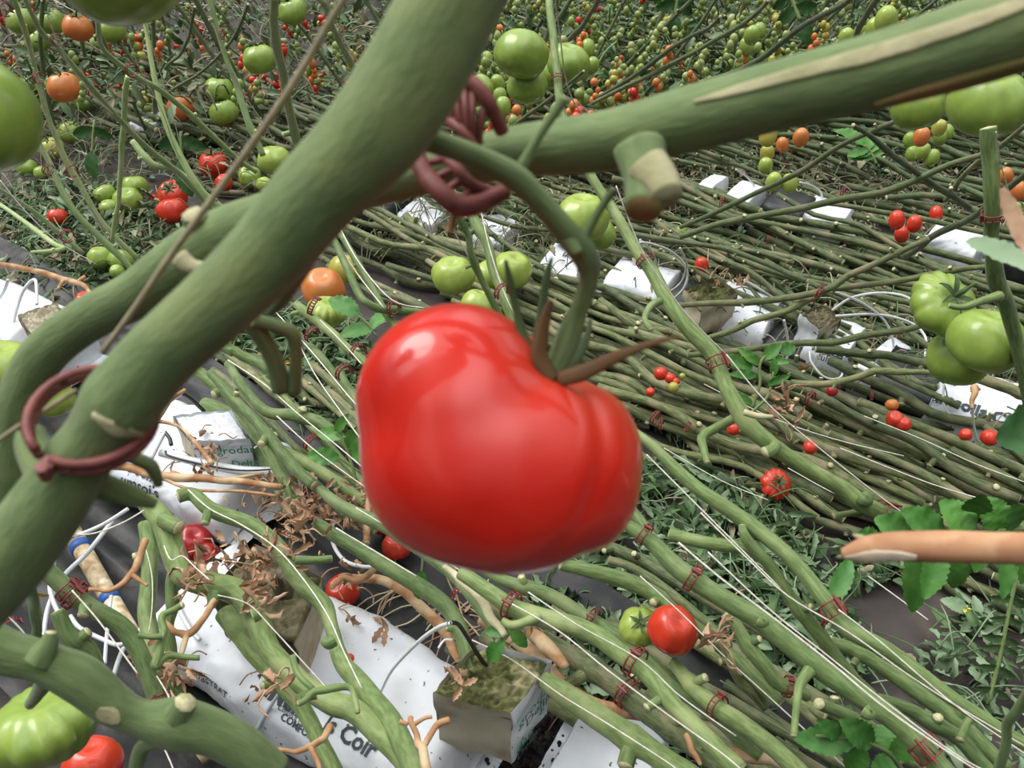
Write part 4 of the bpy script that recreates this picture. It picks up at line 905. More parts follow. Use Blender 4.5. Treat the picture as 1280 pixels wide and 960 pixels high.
def drytruss(label, main, subs, h=.28, w=7, mat=None):
    V = vine(label, main, w, h=(h, h), mat=mat or M_DRYS, stubs=0, name='dry_truss', cat='stalk', group='dry brown fruit stalks')
    for s_ in subs: branch(V[0], 'side_stalk', s_, w*.8, h=h, mat=mat or M_DRYS, capm=mat or M_DRYS)
    return V
drytruss('dry brown forked stalk held by the upper maroon clip at lower left', [(183, 675, 9), (172, 700, 9), (164, 718, 9), (148, 732, 7), (130, 738, 5), (112, 736, 5)], [[(164, 718, 7), (176, 726, 5), (184, 732, 4)]], .33)
drytruss('dry brown forked stalk left of the bare mossy cube', [(268, 752, 9), (258, 772, 8), (236, 792, 10), (222, 790, 8), (205, 780, 6)], [[(234, 792, 8), (230, 806, 8), (226, 820, 6)]], .30)
drytruss('dry brown forked stalk at the bottom edge over the lettered slab', [(412, 905, 9), (404, 922, 9), (388, 934, 8), (360, 938, 6), (338, 934, 5)], [[(388, 934, 8), (396, 950, 7), (400, 962, 6)]], .30)
drytruss('dry brown forked stalk standing before the beige cube side', [(534, 975, 12), (528, 938, 12), (520, 920, 8), (510, 896, 7)], [[(528, 935, 9), (540, 915, 8), (548, 905, 9), (562, 900, 9)], [(514, 908, 6), (530, 898, 5), (540, 896, 5)], [(510, 905, 5), (500, 902, 7)]], .30)
drytruss('long tan dry stalk across the white slab at left', [(128, 583, 8), (160, 584, 10), (200, 596, 12), (250, 598, 10), (300, 602, 9), (350, 608, 7)], [[(200, 596, 5), (240, 612, 4), (300, 614, 4), (345, 620, 4)], [(215, 590, 5), (260, 600, 4), (330, 592, 4)]], .18)
drytruss('dry brown branched stalk over the toppled printed cube', [(178, 540, 6), (196, 524, 5), (214, 500, 5), (230, 488, 5)], [[(196, 526, 5), (225, 534, 4), (250, 560, 6), (265, 580, 7)], [(206, 500, 4), (200, 492, 4)]], .20)
drytruss('long dry brown stalk lying over leaves at the left edge', [(-5, 330, 7), (40, 338, 7), (80, 350, 8), (105, 356, 6), (118, 372, 4)], [[(80, 350, 5), (72, 362, 4)], [(98, 352, 5), (106, 346, 5)]], .10)
drytruss('upright tan dry stalk at the left rim of the big tomato', [(462, 600, 8), (461, 640, 9), (458, 680, 8)], [], .18)
drytruss('reddish dry stalk lying toward the split tomato', [(470, 705, 8), (450, 722, 9), (430, 724, 8), (416, 736, 6)], [], .16)
drytruss('broad dry brown vine curling from the tangle down to the beige cube', [(440, 722, 10), (480, 726, 12), (508, 742, 13), (540, 772, 14), (562, 800, 12), (572, 826, 8)], [], .12, 14)
drytruss('broad tan dry vine right of the beige sided cube', [(600, 775, 14), (650, 800, 22), (690, 846, 22), (740, 880, 20), (800, 892, 18), (850, 915, 16), (905, 945, 14)], [], .13, 18)
drytruss('short wide dry husk left of the vine fork at lower centre', [(660, 790, 14), (685, 808, 20), (708, 832, 12)], [], .16, 16)
drytruss('dry brown stem at the bottom right below the lowest vines', [(880, 930, 12), (920, 942, 14), (965, 950, 14), (1000, 968, 12)], [], .16)
drytruss('dry brown stalk end at mid right on the dark path edge', [(860, 920, 8), (868, 940, 8), (876, 955, 5)], [], .2)
# ---- lower middle and right: vines rising over the path
C = {}
def V_(k, label, pts, w=20, h=(.3, .2), **kw): C[k] = vine(label, pts, w, h=h, **kw)
V_('a', 'green vine with a long pale split, running under the big tomato to the left', [(400, 612, 12), (427, 631, 18), (484, 659, 20), (537, 694, 20), (570, 722, 16), (600, 760, 15), (625, 800, 14)], 18, (.20, .26), stubs=1)
V_('b', 'green vine that grows out of the mossy cube up to the dry leaves', [(395, 655, 18), (420, 670, 20), (473, 701, 22), (530, 737, 24), (562, 765, 24), (580, 800, 20), (590, 838, 22)], 22, (.20, .16), stubs=1, seg=14)
V_('c', 'pale split open vine above the clip at lower centre', [(556, 706, 8), (575, 722, 12), (598, 748, 14), (618, 775, 13), (632, 795, 10)], 12, (.27, .27), mat=M_STRAW, stubs=0)
V_('d', 'bright green vine with two clips passing above the printed cube', [(575, 716, 20), (606, 735, 22), (640, 758, 26), (675, 772, 28), (732, 788, 28), (774, 815, 28), (812, 848, 26), (850, 890, 26), (885, 925, 28), (925, 965, 28)], 26, (.30, .30), stubs=1, seg=16)
branch(C['d'][0], 'truss_stub', [(675, 770, 14), (655, 778, 12), (640, 782, 12), (628, 776, 9)], 12, h=.31)
V_('e', 'dull green vine behind the clipped one at lower centre', [(590, 700, 14), (632, 726, 18), (686, 744, 20), (732, 770, 20), (790, 810, 20), (850, 862, 20), (905, 905, 20), (950, 945, 20)], 18, (.20, .18), stubs=3)
V_('f', 'wide dark green vine right of the printed cube toward the bottom', [(680, 850, 26), (706, 868, 32), (739, 889, 36), (792, 925, 36), (850, 962, 34), (880, 985, 34)], 34, (.17, .22), stubs=1, seg=16)
V_('g', 'thick shaded vine above the wide dark one', [(600, 742, 22), (650, 782, 24), (700, 815, 28), (750, 842, 32), (800, 880, 34), (850, 918, 32), (910, 965, 30)], 30, (.13, .15), stubs=3, mat=M_BUND, seg=14)
V_('h', 'green vine just below the red and green pair of tomatoes', [(700, 705, 16), (728, 712, 20), (774, 723, 24), (812, 740, 22), (850, 770, 20), (890, 800, 20), (930, 835, 20), (975, 880, 20)], 22, (.24, .20), stubs=1)
V_('i', 'long bright green vine from the big tomato to the lower right corner', [(775, 650, 16), (812, 676, 22), (850, 712, 26), (903, 748, 28), (956, 780, 30), (1009, 824, 30), (1063, 861, 32), (1116, 900, 30), (1150, 930, 30), (1200, 985, 28)], 28, (.40, .34), stubs=0, seg=18)
for q in ([(948, 776, 15), (953, 778, 14), (956, 776, 14)], [(1080, 888, 18), (1086, 892, 17), (1088, 890, 16)]): branch(C['i'][0], 'leaf_stub', q, 15, h=.40)
branch(C['i'][0], 'truss_stub', [(1012, 838, 16), (1000, 856, 12), (996, 880, 10), (992, 920, 9)], 10, h=.37)
V_('j', 'bright green vine second from the right rising past the leaf litter', [(770, 520, 10), (812, 556, 14), (850, 590, 18), (885, 620, 20), (939, 655, 22), (992, 702, 22), (1031, 752, 24), (1063, 788, 24), (1119, 820, 24), (1160, 850, 22), (1215, 890, 20), (1290, 935, 20)], 22, (.42, .34), stubs=0, seg=16)
branch(C['j'][0], 'leaf_stub', [(994, 704, 12), (999, 703, 11), (1001, 702, 11)], 11, h=.38)
V_('k', 'green vine forking left above the lower right clip', [(928, 655, 10), (936, 678, 16), (967, 716, 18), (1000, 762, 20), (1027, 797, 22), (1055, 833, 20), (1090, 870, 18)], 18, (.40, .30), stubs=1)
branch(C['k'][0], 'side_stem', [(836, 668, 16), (880, 678, 16), (932, 686, 15), (950, 696, 12)], 15, h=.38)
V_('l', 'green vine rising from centre bottom right beneath the twines', [(1035, 800, 16), (1065, 812, 20), (1098, 830, 20), (1151, 868, 24), (1200, 905, 22), (1260, 960, 20)], 22, (.26, .22), stubs=2)
V_('m', 'slim green vine near the lower right corner with a small curled truss', [(1090, 872, 16), (1130, 885, 18), (1162, 902, 22), (1204, 928, 22), (1240, 970, 20)], 20, (.30, .27), stubs=1)
branch(C['m'][0], 'truss_stub', [(1200, 925, 12), (1212, 900, 10), (1230, 900, 8), (1240, 918, 8)], 9, h=.30)
V_('n', 'short cut green stem among the lower right vines', [(1024, 882, 16), (1050, 892, 18), (1080, 905, 18), (1120, 930, 16)], 16, (.24, .20), stubs=0)
V_('o', 'shaded green stem slanting behind the clip at lower right', [(905, 768, 16), (928, 792, 20), (953, 830, 22), (985, 860, 20), (1010, 872, 14)], 20, (.26, .22), stubs=1)
V_('p', 'short dull stem left of the shaded slanting one', [(898, 800, 14), (915, 830, 18), (935, 858, 20), (958, 885, 14)], 18, (.22, .18), stubs=1, mat=M_BUND)
V_('q', 'green vine crossing the bottom edge at lower centre right', [(840, 830, 18), (868, 860, 22), (905, 890, 26), (960, 930, 26), (1010, 975, 26)], 24, (.20, .22), stubs=1)
V_('r', 'bright green stem rising at the right edge in the lower corner', [(1240, 975, 14), (1256, 925, 14), (1270, 890, 14), (1290, 850, 14)], 14, (.42, .5), stubs=0)
V_('s', 'light green vine under the right rim of the big tomato', [(740, 590, 14), (790, 640, 16), (830, 690, 16), (870, 720, 16), (905, 745, 14)], 14, (.30, .30), stubs=1)
V_('t', 'slim pale vine from the bottom of the big tomato toward the clip', [(760, 700, 12), (800, 715, 12), (850, 752, 14), (905, 800, 14), (960, 852, 14), (1020, 905, 12)], 13, (.16, .16), stubs=2, mat=M_BUND)
rnd = random.Random(5)
for k in range(11):
    x0 = 560+rnd.random()*420; y0 = 690+(x0-560)*.30+rnd.uniform(-10, 130); L = rnd.uniform(220, 420); sl = rnd.uniform(.58, .82)
    pts = [(x0+L*t, y0+L*t*sl+rnd.uniform(-6, 6), rnd.uniform(13, 22)) for t in (0, .33, .66, 1)]
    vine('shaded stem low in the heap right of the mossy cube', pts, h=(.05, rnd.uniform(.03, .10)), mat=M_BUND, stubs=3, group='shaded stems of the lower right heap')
VSx = 0
# ---- middle left fans of stems between slabs and path
for k, (lb, pts, h_) in enumerate([
      ('green stem with torn pale end left of the hooked stalk', [(225, 452, 16), (255, 470, 18), (279, 488, 20), (300, 510, 20), (325, 545, 18), (350, 590, 18), (372, 625, 18)], (.20, .15)),
      ('pale split green stem just right of the printed cube', [(262, 465, 12), (290, 495, 14), (318, 528, 16), (350, 566, 18), (392, 606, 16)], (.22, .18)),
      ('wide smooth stem behind the toppled printed cube', [(255, 505, 20), (290, 520, 26), (320, 545, 30), (346, 590, 26), (362, 640, 22)], (.10, .10)),
      ('short bright stem with a round cut end below the thick vine', [(262, 424, 14), (285, 436, 14), (302, 444, 14), (340, 464, 14), (370, 490, 12)], (.22, .18)),
      ('bowed green stem below the hooked stalk', [(285, 454, 12), (309, 491, 14), (336, 515, 16), (370, 520, 18), (403, 530, 18), (440, 560, 14)], (.16, .16)),
      ('dull green stem curving over the litter left of the big tomato', [(302, 522, 14), (330, 555, 16), (360, 566, 16), (400, 590, 18), (440, 616, 16), (470, 640, 14)], (.14, .14)),
      ('bright green stem under the orange tomato with three clips', [(372, 382, 12), (395, 398, 13), (430, 430, 13), (452, 448, 12), (480, 480, 12)], (.30, .30)),
      ('green stem beside the lower left clip of the big tomato', [(372, 420, 11), (395, 440, 12), (420, 470, 12), (440, 500, 12), (470, 540, 12)], (.26, .26)),
      ('green stem with its clip touching the left rim of the big tomato', [(425, 460, 12), (440, 490, 13), (455, 520, 13), (475, 560, 12)], (.28, .28)),
      ('slim vine from the orange tomato to the clip at upper left of the big one', [(400, 282, 9), (420, 305, 10), (446, 362, 11), (462, 380, 11), (490, 388, 12), (530, 392, 12)], (.42, .36)),
      ('second slim vine bending beside the yellow orange tomato', [(415, 280, 8), (440, 320, 9), (476, 385, 11), (500, 420, 11), (520, 470, 10)], (.40, .34)),
      ('bright vine with a cut top right under the foreground clip', [(566, 262, 8), (572, 270, 9), (585, 300, 10), (600, 345, 10), (625, 400, 10)], (.55, .45)),
      ('twined vine carrying the pale bunch above the big tomato', [(585, 262, 14), (604, 300, 14), (620, 345, 14), (640, 395, 15), (670, 450, 15)], (.50, .42)),
      ('long low stem emerging right of the mossy cube end of the slab', [(380, 560, 12), (420, 580, 14), (460, 612, 16), (510, 650, 16), (560, 690, 16)], (.10, .12)),
      ('stem crossing low from the slab end to the dry tangle', [(340, 560, 14), (385, 600, 16), (430, 640, 16), (470, 664, 14)], (.08, .08)),
      ('thin pale stem at the left of the bowed one', [(330, 470, 8), (360, 500, 9), (400, 545, 10), (440, 590, 10), (480, 630, 9)], (.12, .12))]):
    vine(lb, pts, h=h_, stubs=2)
for k in range(9):
    x0 = 235+rnd.random()*180; y0 = 410+(x0-235)*.15+rnd.random()*60; L = rnd.uniform(110, 220)
    vine('thin stem in the fan left of the big tomato', [(x0+L*t, y0+L*t*rnd.uniform(.80, 1.0), rnd.uniform(7, 12)) for t in (0, .35, .7, 1)], h=(.05, .07), mat=M_BUND, stubs=2, group='thin stems of the left fan')
# ---- long mid vine with its twine, the vertical one at right
V_('M', 'long bright green vine with four clips descending from top centre to mid right', [(686, -25, 10), (688, 20, 11), (692, 60, 12), (697, 100, 12), (703, 140, 12), (718, 185, 14), (742, 225, 14), (770, 268, 15), (795, 310, 16), (818, 345, 20), (850, 398, 22), (890, 443, 22), (906, 480, 22), (930, 525, 26), (960, 553, 24), (1000, 580, 22), (1055, 613, 24), (1080, 632, 26), (1120, 645, 20), (1160, 662, 18), (1240, 700, 16)], 20, (.62, .50, .42, .34, .26), stubs=0, seg=16, scars=0)
branch(C['M'][0], 'truss_stub', [(826, 376, 10), (812, 384, 9), (806, 400, 8), (814, 412, 7)], 8, h=.45)
branch(C['M'][0], 'truss_stub', [(922, 520, 12), (895, 535, 12), (878, 546, 12), (880, 562, 10), (884, 578, 8)], 10, h=.36)
branch(C['M'][0], 'leaf_stub', [(930, 515, 8), (948, 520, 8), (966, 521, 5)], 8, h=.40, mat=M_STRAW)
branch(C['M'][0], 'leaf_stub', [(1076, 622, 18), (1082, 626, 18), (1084, 620, 17)], 18, h=.33)
branch(C['M'][0], 'leaf_stub', [(956, 566, 16), (966, 562, 15), (970, 556, 15)], 14, h=.37)
branch(C['M'][0], 'truss_stub', [(1076, 640, 12), (1060, 642, 8), (1042, 645, 9)], 9, h=.30)
V_('W', 'upright green vine behind the three green tomatoes at the right edge', [(1234, 160, 22), (1236, 185, 22), (1239, 240, 22), (1240, 300, 20), (1245, 345, 24), (1262, 390, 22), (1275, 450, 18), (1290, 520, 16)], 22, (.62, .55, .45, .35), stubs=0, seg=16)
branch(C['W'][0], 'truss_stalk', [(1250, 370, 14), (1228, 376, 10), (1205, 384, 8), (1186, 382, 7)], 9, h=.50)
branch(C['W'][0], 'dry_strip', [(1238, 166, 4), (1243, 210, 8), (1240, 262, 4)], 6, h=(.60, .50), mat=M_STRAW)
drytruss('withered dry end hanging straight below the lowest green tomato', [(1216, 484, 10), (1218, 492, 8), (1216, 510, 4)], [[(1218, 490, 5), (1224, 486, 4)]], .28)
for k, (lb, pts, h_) in enumerate([
      ('dark branching stem rising to upper right above the third row', [(850, 284, 6), (900, 262, 7), (951, 238, 7), (1001, 214, 8), (1058, 178, 7), (1119, 153, 7), (1180, 120, 7)], (.20, .55)),
      ('long dark stem from mid right rising to the vertical vine', [(850, 296, 8), (900, 280, 9), (960, 268, 9), (1001, 260, 10), (1060, 247, 10), (1119, 236, 10), (1186, 206, 9), (1240, 190, 8)], (.22, .45)),
      ('green stem sloping down to the right toward the vertical vine', [(1068, 155, 6), (1100, 178, 8), (1152, 222, 9), (1190, 245, 9), (1213, 262, 8)], (.50, .32)),
      ('dark stem climbing past the red plum tomatoes', [(1129, 320, 9), (1160, 300, 9), (1186, 285, 10), (1223, 265, 9), (1290, 210, 9)], (.25, .5)),
      ('long green stem from the brown cube up to the right', [(846, 382, 8), (900, 378, 9), (956, 376, 10), (1027, 364, 10), (1060, 345, 10), (1098, 328, 9), (1162, 298, 8)], (.18, .35)),
      ('green stem crossing in front of the bright topped slab', [(880, 424, 7), (903, 418, 8), (940, 402, 9), (974, 392, 9), (1005, 378, 9), (1027, 366, 8)], (.20, .26)),
      ('green stem leading right into the upper green tomato', [(1027, 364, 9), (1060, 358, 9), (1133, 350, 9), (1180, 340, 9), (1233, 334, 8)], (.26, .34)),
      ('knobbly green stem above the small dark lettering', [(860, 444, 8), (920, 438, 9), (974, 430, 9), (1040, 428, 10), (1090, 418, 10), (1133, 412, 9), (1160, 405, 7)], (.18, .24)),
      ('green stem ending in a knob left of the black sleeve', [(990, 478, 8), (1030, 480, 10), (1060, 474, 9), (1090, 464, 11), (1105, 463, 10), (1169, 466, 7)], (.16, .24)),
      ('stout green stem right of the coir slab sleeve', [(1020, 436, 10), (1080, 444, 12), (1125, 446, 12), (1170, 458, 12), (1230, 475, 12)], (.14, .14)),
      ('thick cut stem over the lettered slab at the right edge', [(1200, 462, 14), (1240, 478, 17), (1270, 490, 16), (1300, 500, 16)], (.16, .16)),
      ('slim stem crossing the upper part of the second row', [(700, 250, 6), (760, 285, 6), (830, 300, 7), (900, 310, 7), (960, 330, 8), (1010, 352, 8)], (.14, .16)),
      ('thin dark stem rising across the dense fruits at top right', [(740, 130, 5), (790, 105, 6), (850, 75, 6), (884, 56, 6), (935, 25, 6), (960, 0, 6)], (.35, .62)),
      ('thin dark forked stem at top centre above the thick vine', [(750, 120, 5), (800, 90, 6), (840, 60, 6), (880, 38, 5), (900, 20, 5)], (.35, .60)),
      ('dark stem running to the top edge right of the pale plums', [(884, 101, 7), (930, 85, 7), (961, 67, 8), (1001, 34, 8), (1052, 6, 7), (1075, -12, 6)], (.42, .66)),
      ('dark upright stem beside the elongated pale fruits', [(1065, 60, 8), (1080, 25, 8), (1100, -10, 8)], (.60, .72)),
      ('pair of dark stems leaning right of the twined top stem', [(712, 50, 7), (730, 30, 7), (745, 5, 7), (752, -15, 7)], (.55, .68)),
      ('dark stem under the green bunch at top centre', [(644, 155, 5), (665, 140, 5), (690, 120, 5), (730, 90, 4)], (.35, .5)),
      ('thin stem rising at the far right between plum fruits', [(1180, 250, 6), (1210, 215, 7), (1250, 180, 7), (1290, 150, 7)], (.3, .5))]):
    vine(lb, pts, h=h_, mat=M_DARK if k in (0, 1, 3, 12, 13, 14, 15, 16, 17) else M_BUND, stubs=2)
# ---- upper left vines
for k, (lb, pts, h_) in enumerate([
      ('slim vine sloping from the top left corner bunch through the litter', [(20, -30, 6), (38, 12, 6), (55, 45, 8), (75, 62, 8), (110, 105, 8), (150, 150, 8), (190, 190, 8), (230, 222, 8), (275, 272, 7)], (.75, .35)),
      ('slim vine leading from the second top left bunch to the red pair', [(112, -30, 7), (122, 28, 7), (130, 62, 7), (165, 92, 8), (200, 112, 8), (240, 145, 8), (290, 192, 7), (320, 216, 6)], (.72, .40)),
      ('pale slim vine with twine at far left', [(10, -20, 7), (38, 62, 7), (55, 130, 7), (75, 182, 7), (95, 222, 8), (130, 280, 8), (172, 322, 7)], (.62, .25)),
      ('pale slim vine beside the yellow green fruits at left', [(-10, 60, 6), (38, 158, 7), (60, 202, 8), (90, 260, 9), (130, 302, 9), (180, 352, 8)], (.50, .20)),
      ('upright fruit stalk over the four small green tomatoes', [(160, 96, 7), (155, 160, 8), (151, 215, 7), (146, 262, 6), (140, 300, 5)], (.55, .35)),
      ('slim vine falling behind the orange fruit above the red pair', [(176, -30, 5), (184, 40, 6), (200, 130, 8), (218, 180, 9), (250, 235, 10), (285, 265, 9)], (.60, .35)),
      ('pale upright vine just left of the thick blurred one', [(338, -5, 12), (348, 60, 13), (358, 115, 13), (372, 178, 12)], (.80, .55)),
      ('slim upright vine holding the two stacked pairs', [(255, -20, 7), (282, 72, 7), (298, 112, 9), (308, 150, 9), (330, 195, 8)], (.60, .42)),
      ('thin green stem from the left edge over the litter', [(-6, 232, 5), (48, 268, 6), (105, 316, 6)], (.25, .10)),
      ('slim vine left of the thick one at the very top', [(396, -8, 8), (412, 20, 8), (436, 72, 9), (445, 95, 8)], (.8, .6)),
      ('dark knobby stem arching among the red cherries', [(245, 10, 4), (238, 40, 4), (224, 70, 4), (205, 85, 4)], (.5, .35)),
      ('thin dark stem arching right of the red column', [(310, 5, 4), (296, 40, 4), (275, 65, 4), (250, 90, 4), (215, 112, 4)], (.5, .3)),
      ('green stem low under the upright truss', [(148, 265, 5), (142, 285, 5), (132, 308, 5)], (.3, .2)),
      ('thick pale stem in front of the red pair', [(165, 175, 9), (190, 205, 10), (215, 210, 9), (250, 240, 10), (275, 262, 10)], (.36, .26)),
      ('flat green stem at the left edge behind the lone red tomato', [(0, 255, 6), (60, 300, 7), (80, 312, 7), (40, 315, 4)], (.1, .1)),
      ('curved green stalk left of the dull far slab', [(395, 205, 6), (420, 250, 7), (430, 290, 7)], (.3, .2))]):
    vine(lb, pts, h=h_, mat=M_DARK if k in (10, 11) else M_PALE, stubs=2)

# ---- heaps of lying vines, row after row (world space)
rnd = random.Random(11); CH = [0]
def lie(label, group, s0, s1, n0, n1, h, r, mat, bend=.02, stubs=4, seed=0):
    k = 6; P = [RW(s0+(s1-s0)*i/k, n0+(n1-n0)*i/k+rnd.uniform(-bend, bend), max(r*1.1, h+rnd.uniform(-.008, .008))) for i in range(k+1)]
    # skip anything outside the view
    vis = 0
    for p in P:
        v = p-CAM; dz = v.dot(FW)
        if dz > .1 and -80 < 640+F*v.dot(RT)/dz < 1360 and -60 < 480-F*v.dot(UP)/dz < 1000: vis += 1
    if not vis: return
    R = [r*rnd.uniform(.9, 1.1) for _ in P]
    VS[0] += 1
    if group is None: return stuffvine(P, R, mat)
    e = min((P[0], P[-1], P[3]), key=lambda p: min((pix(p)[0]-q[0])**2+(pix(p)[1]-q[1])**2 for q in LMK)); lm = min(LMK, key=lambda q: (pix(e)[0]-q[0])**2+(pix(e)[1]-q[1])**2)
    vine_world('%s, passing nearest %s' % (label, lm[2]), P, R, mat, stubs, 'tomato_vine', 'vine', group, (True, True), 9, 4, .12, VS[0], None, jit=.006, stubparts=False)
def pix(p):
    v = p-CAM; dz = max(.05, v.dot(FW)); return (640+F*v.dot(RT)/dz, 480-F*v.dot(UP)/dz)
LMK = [(520, 330, 'the pale bunch'), (700, 400, 'the fruit stalk'), (840, 478, 'the cherry fruits'), (900, 520, 'the ladder clip'), (970, 600, 'the fallen tomato'), (1040, 470, 'the small lettering'), (1120, 520, 'the black sleeve'), (1220, 545, 'the coir lettering'), (1110, 625, 'the fourth clip'), (1240, 640, 'the stick leaf'), (820, 540, 'the right rim'), (1270, 600, 'the right edge'), (960, 530, 'the withered shoot'), (1170, 590, 'the slab fruits')]
SV = MB()
def stuffvine(P, R, mat):
    pp, rr = smooth_path(P, R, 3, .004, VS[0]); mi = 0 if mat is M_BUND else 2; rn = random.Random(VS[0])
    SV.tube(pp, rr, 7, mi, 1, wob=.15, seed=VS[0])
    for k in range(5):
        i = rn.randrange(1, len(pp)-1); dr = Vector((rn.uniform(-1, 1), rn.uniform(-1, .2), rn.uniform(0, 1))).normalized(); SV.tube([pp[i], pp[i]+dr*rr[i]*rn.uniform(1.6, 3)], [rr[i]*.6, rr[i]*.5], 6, mi, 1)
def relabel(group, word):
    by = {}
    for o in bpy.data.objects:
        if o.get('group') == group: by.setdefault(o['label'], []).append(o)
    for l, v in by.items():
        if len(v) < 2: continue
        v.sort(key=lambda o: (o.location-RO).dot(NV) if word == 'foremost' else pix(o.location)[0])
        for k, o in enumerate(v): o['label'] = (['', 'second ', 'third ', 'fourth ', 'fifth ', 'sixth ', 'seventh ', 'eighth ', 'ninth ', 'tenth ', 'eleventh ', 'twelfth ', 'thirteenth ', 'fourteenth ', 'fifteenth ', 'sixteenth ', 'seventeenth ', 'eighteenth ', 'nineteenth ', 'twentieth '][min(k, 19)])+word+' '+l
def heap(label, group, n, smin, smax, nmin, nmax, hmax, r, mat, lmin, lmax, skew=.0, bend=.02, stubs=4, h0=0):
    for _ in range(n):
        a = rnd.uniform(smin, smax); L = rnd.uniform(lmin, lmax); q = nmin+(nmax-nmin)*rnd.random(); f = (q-nmin)/(nmax-nmin)
        h = h0+hmax*(1-abs(2*f-1)**2)*rnd.random()
        lie(label, group, a, a+L, q+rnd.uniform(-skew, skew), q+rnd.uniform(-skew, skew), h, r*rnd.uniform(.75, 1.15), mat, bend, stubs)
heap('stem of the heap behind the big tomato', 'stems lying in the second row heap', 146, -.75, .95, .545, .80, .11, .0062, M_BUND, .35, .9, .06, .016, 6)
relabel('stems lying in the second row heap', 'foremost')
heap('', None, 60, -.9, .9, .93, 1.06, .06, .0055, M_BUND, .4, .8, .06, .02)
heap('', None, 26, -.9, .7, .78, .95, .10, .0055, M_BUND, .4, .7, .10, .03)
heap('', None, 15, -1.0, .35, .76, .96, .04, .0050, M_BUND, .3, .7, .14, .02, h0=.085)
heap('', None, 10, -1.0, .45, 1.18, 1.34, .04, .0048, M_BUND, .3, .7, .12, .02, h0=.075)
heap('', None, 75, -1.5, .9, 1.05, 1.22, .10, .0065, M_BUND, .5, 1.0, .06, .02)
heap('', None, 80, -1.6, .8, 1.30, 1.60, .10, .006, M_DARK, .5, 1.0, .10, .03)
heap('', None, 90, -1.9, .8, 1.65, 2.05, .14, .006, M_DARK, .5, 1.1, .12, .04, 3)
heap('', None, 90, -2.4, -.9, .72, 1.05, .12, .0065, M_BUND, .5, 1.0, .08, .03)
heap('', None, 16, -.75, -.1, .24, .36, .05, .007, M_BUND, .4, .7, .03, .02)
heap('', None, 60, -2.4, .6, 2.1, 3.0, .2, .006, M_DARK, .6, 1.2, .2, .05, 2)

relabel('shaded stems of the lower right heap', 'leftmost'); relabel('thin stems of the left fan', 'leftmost')
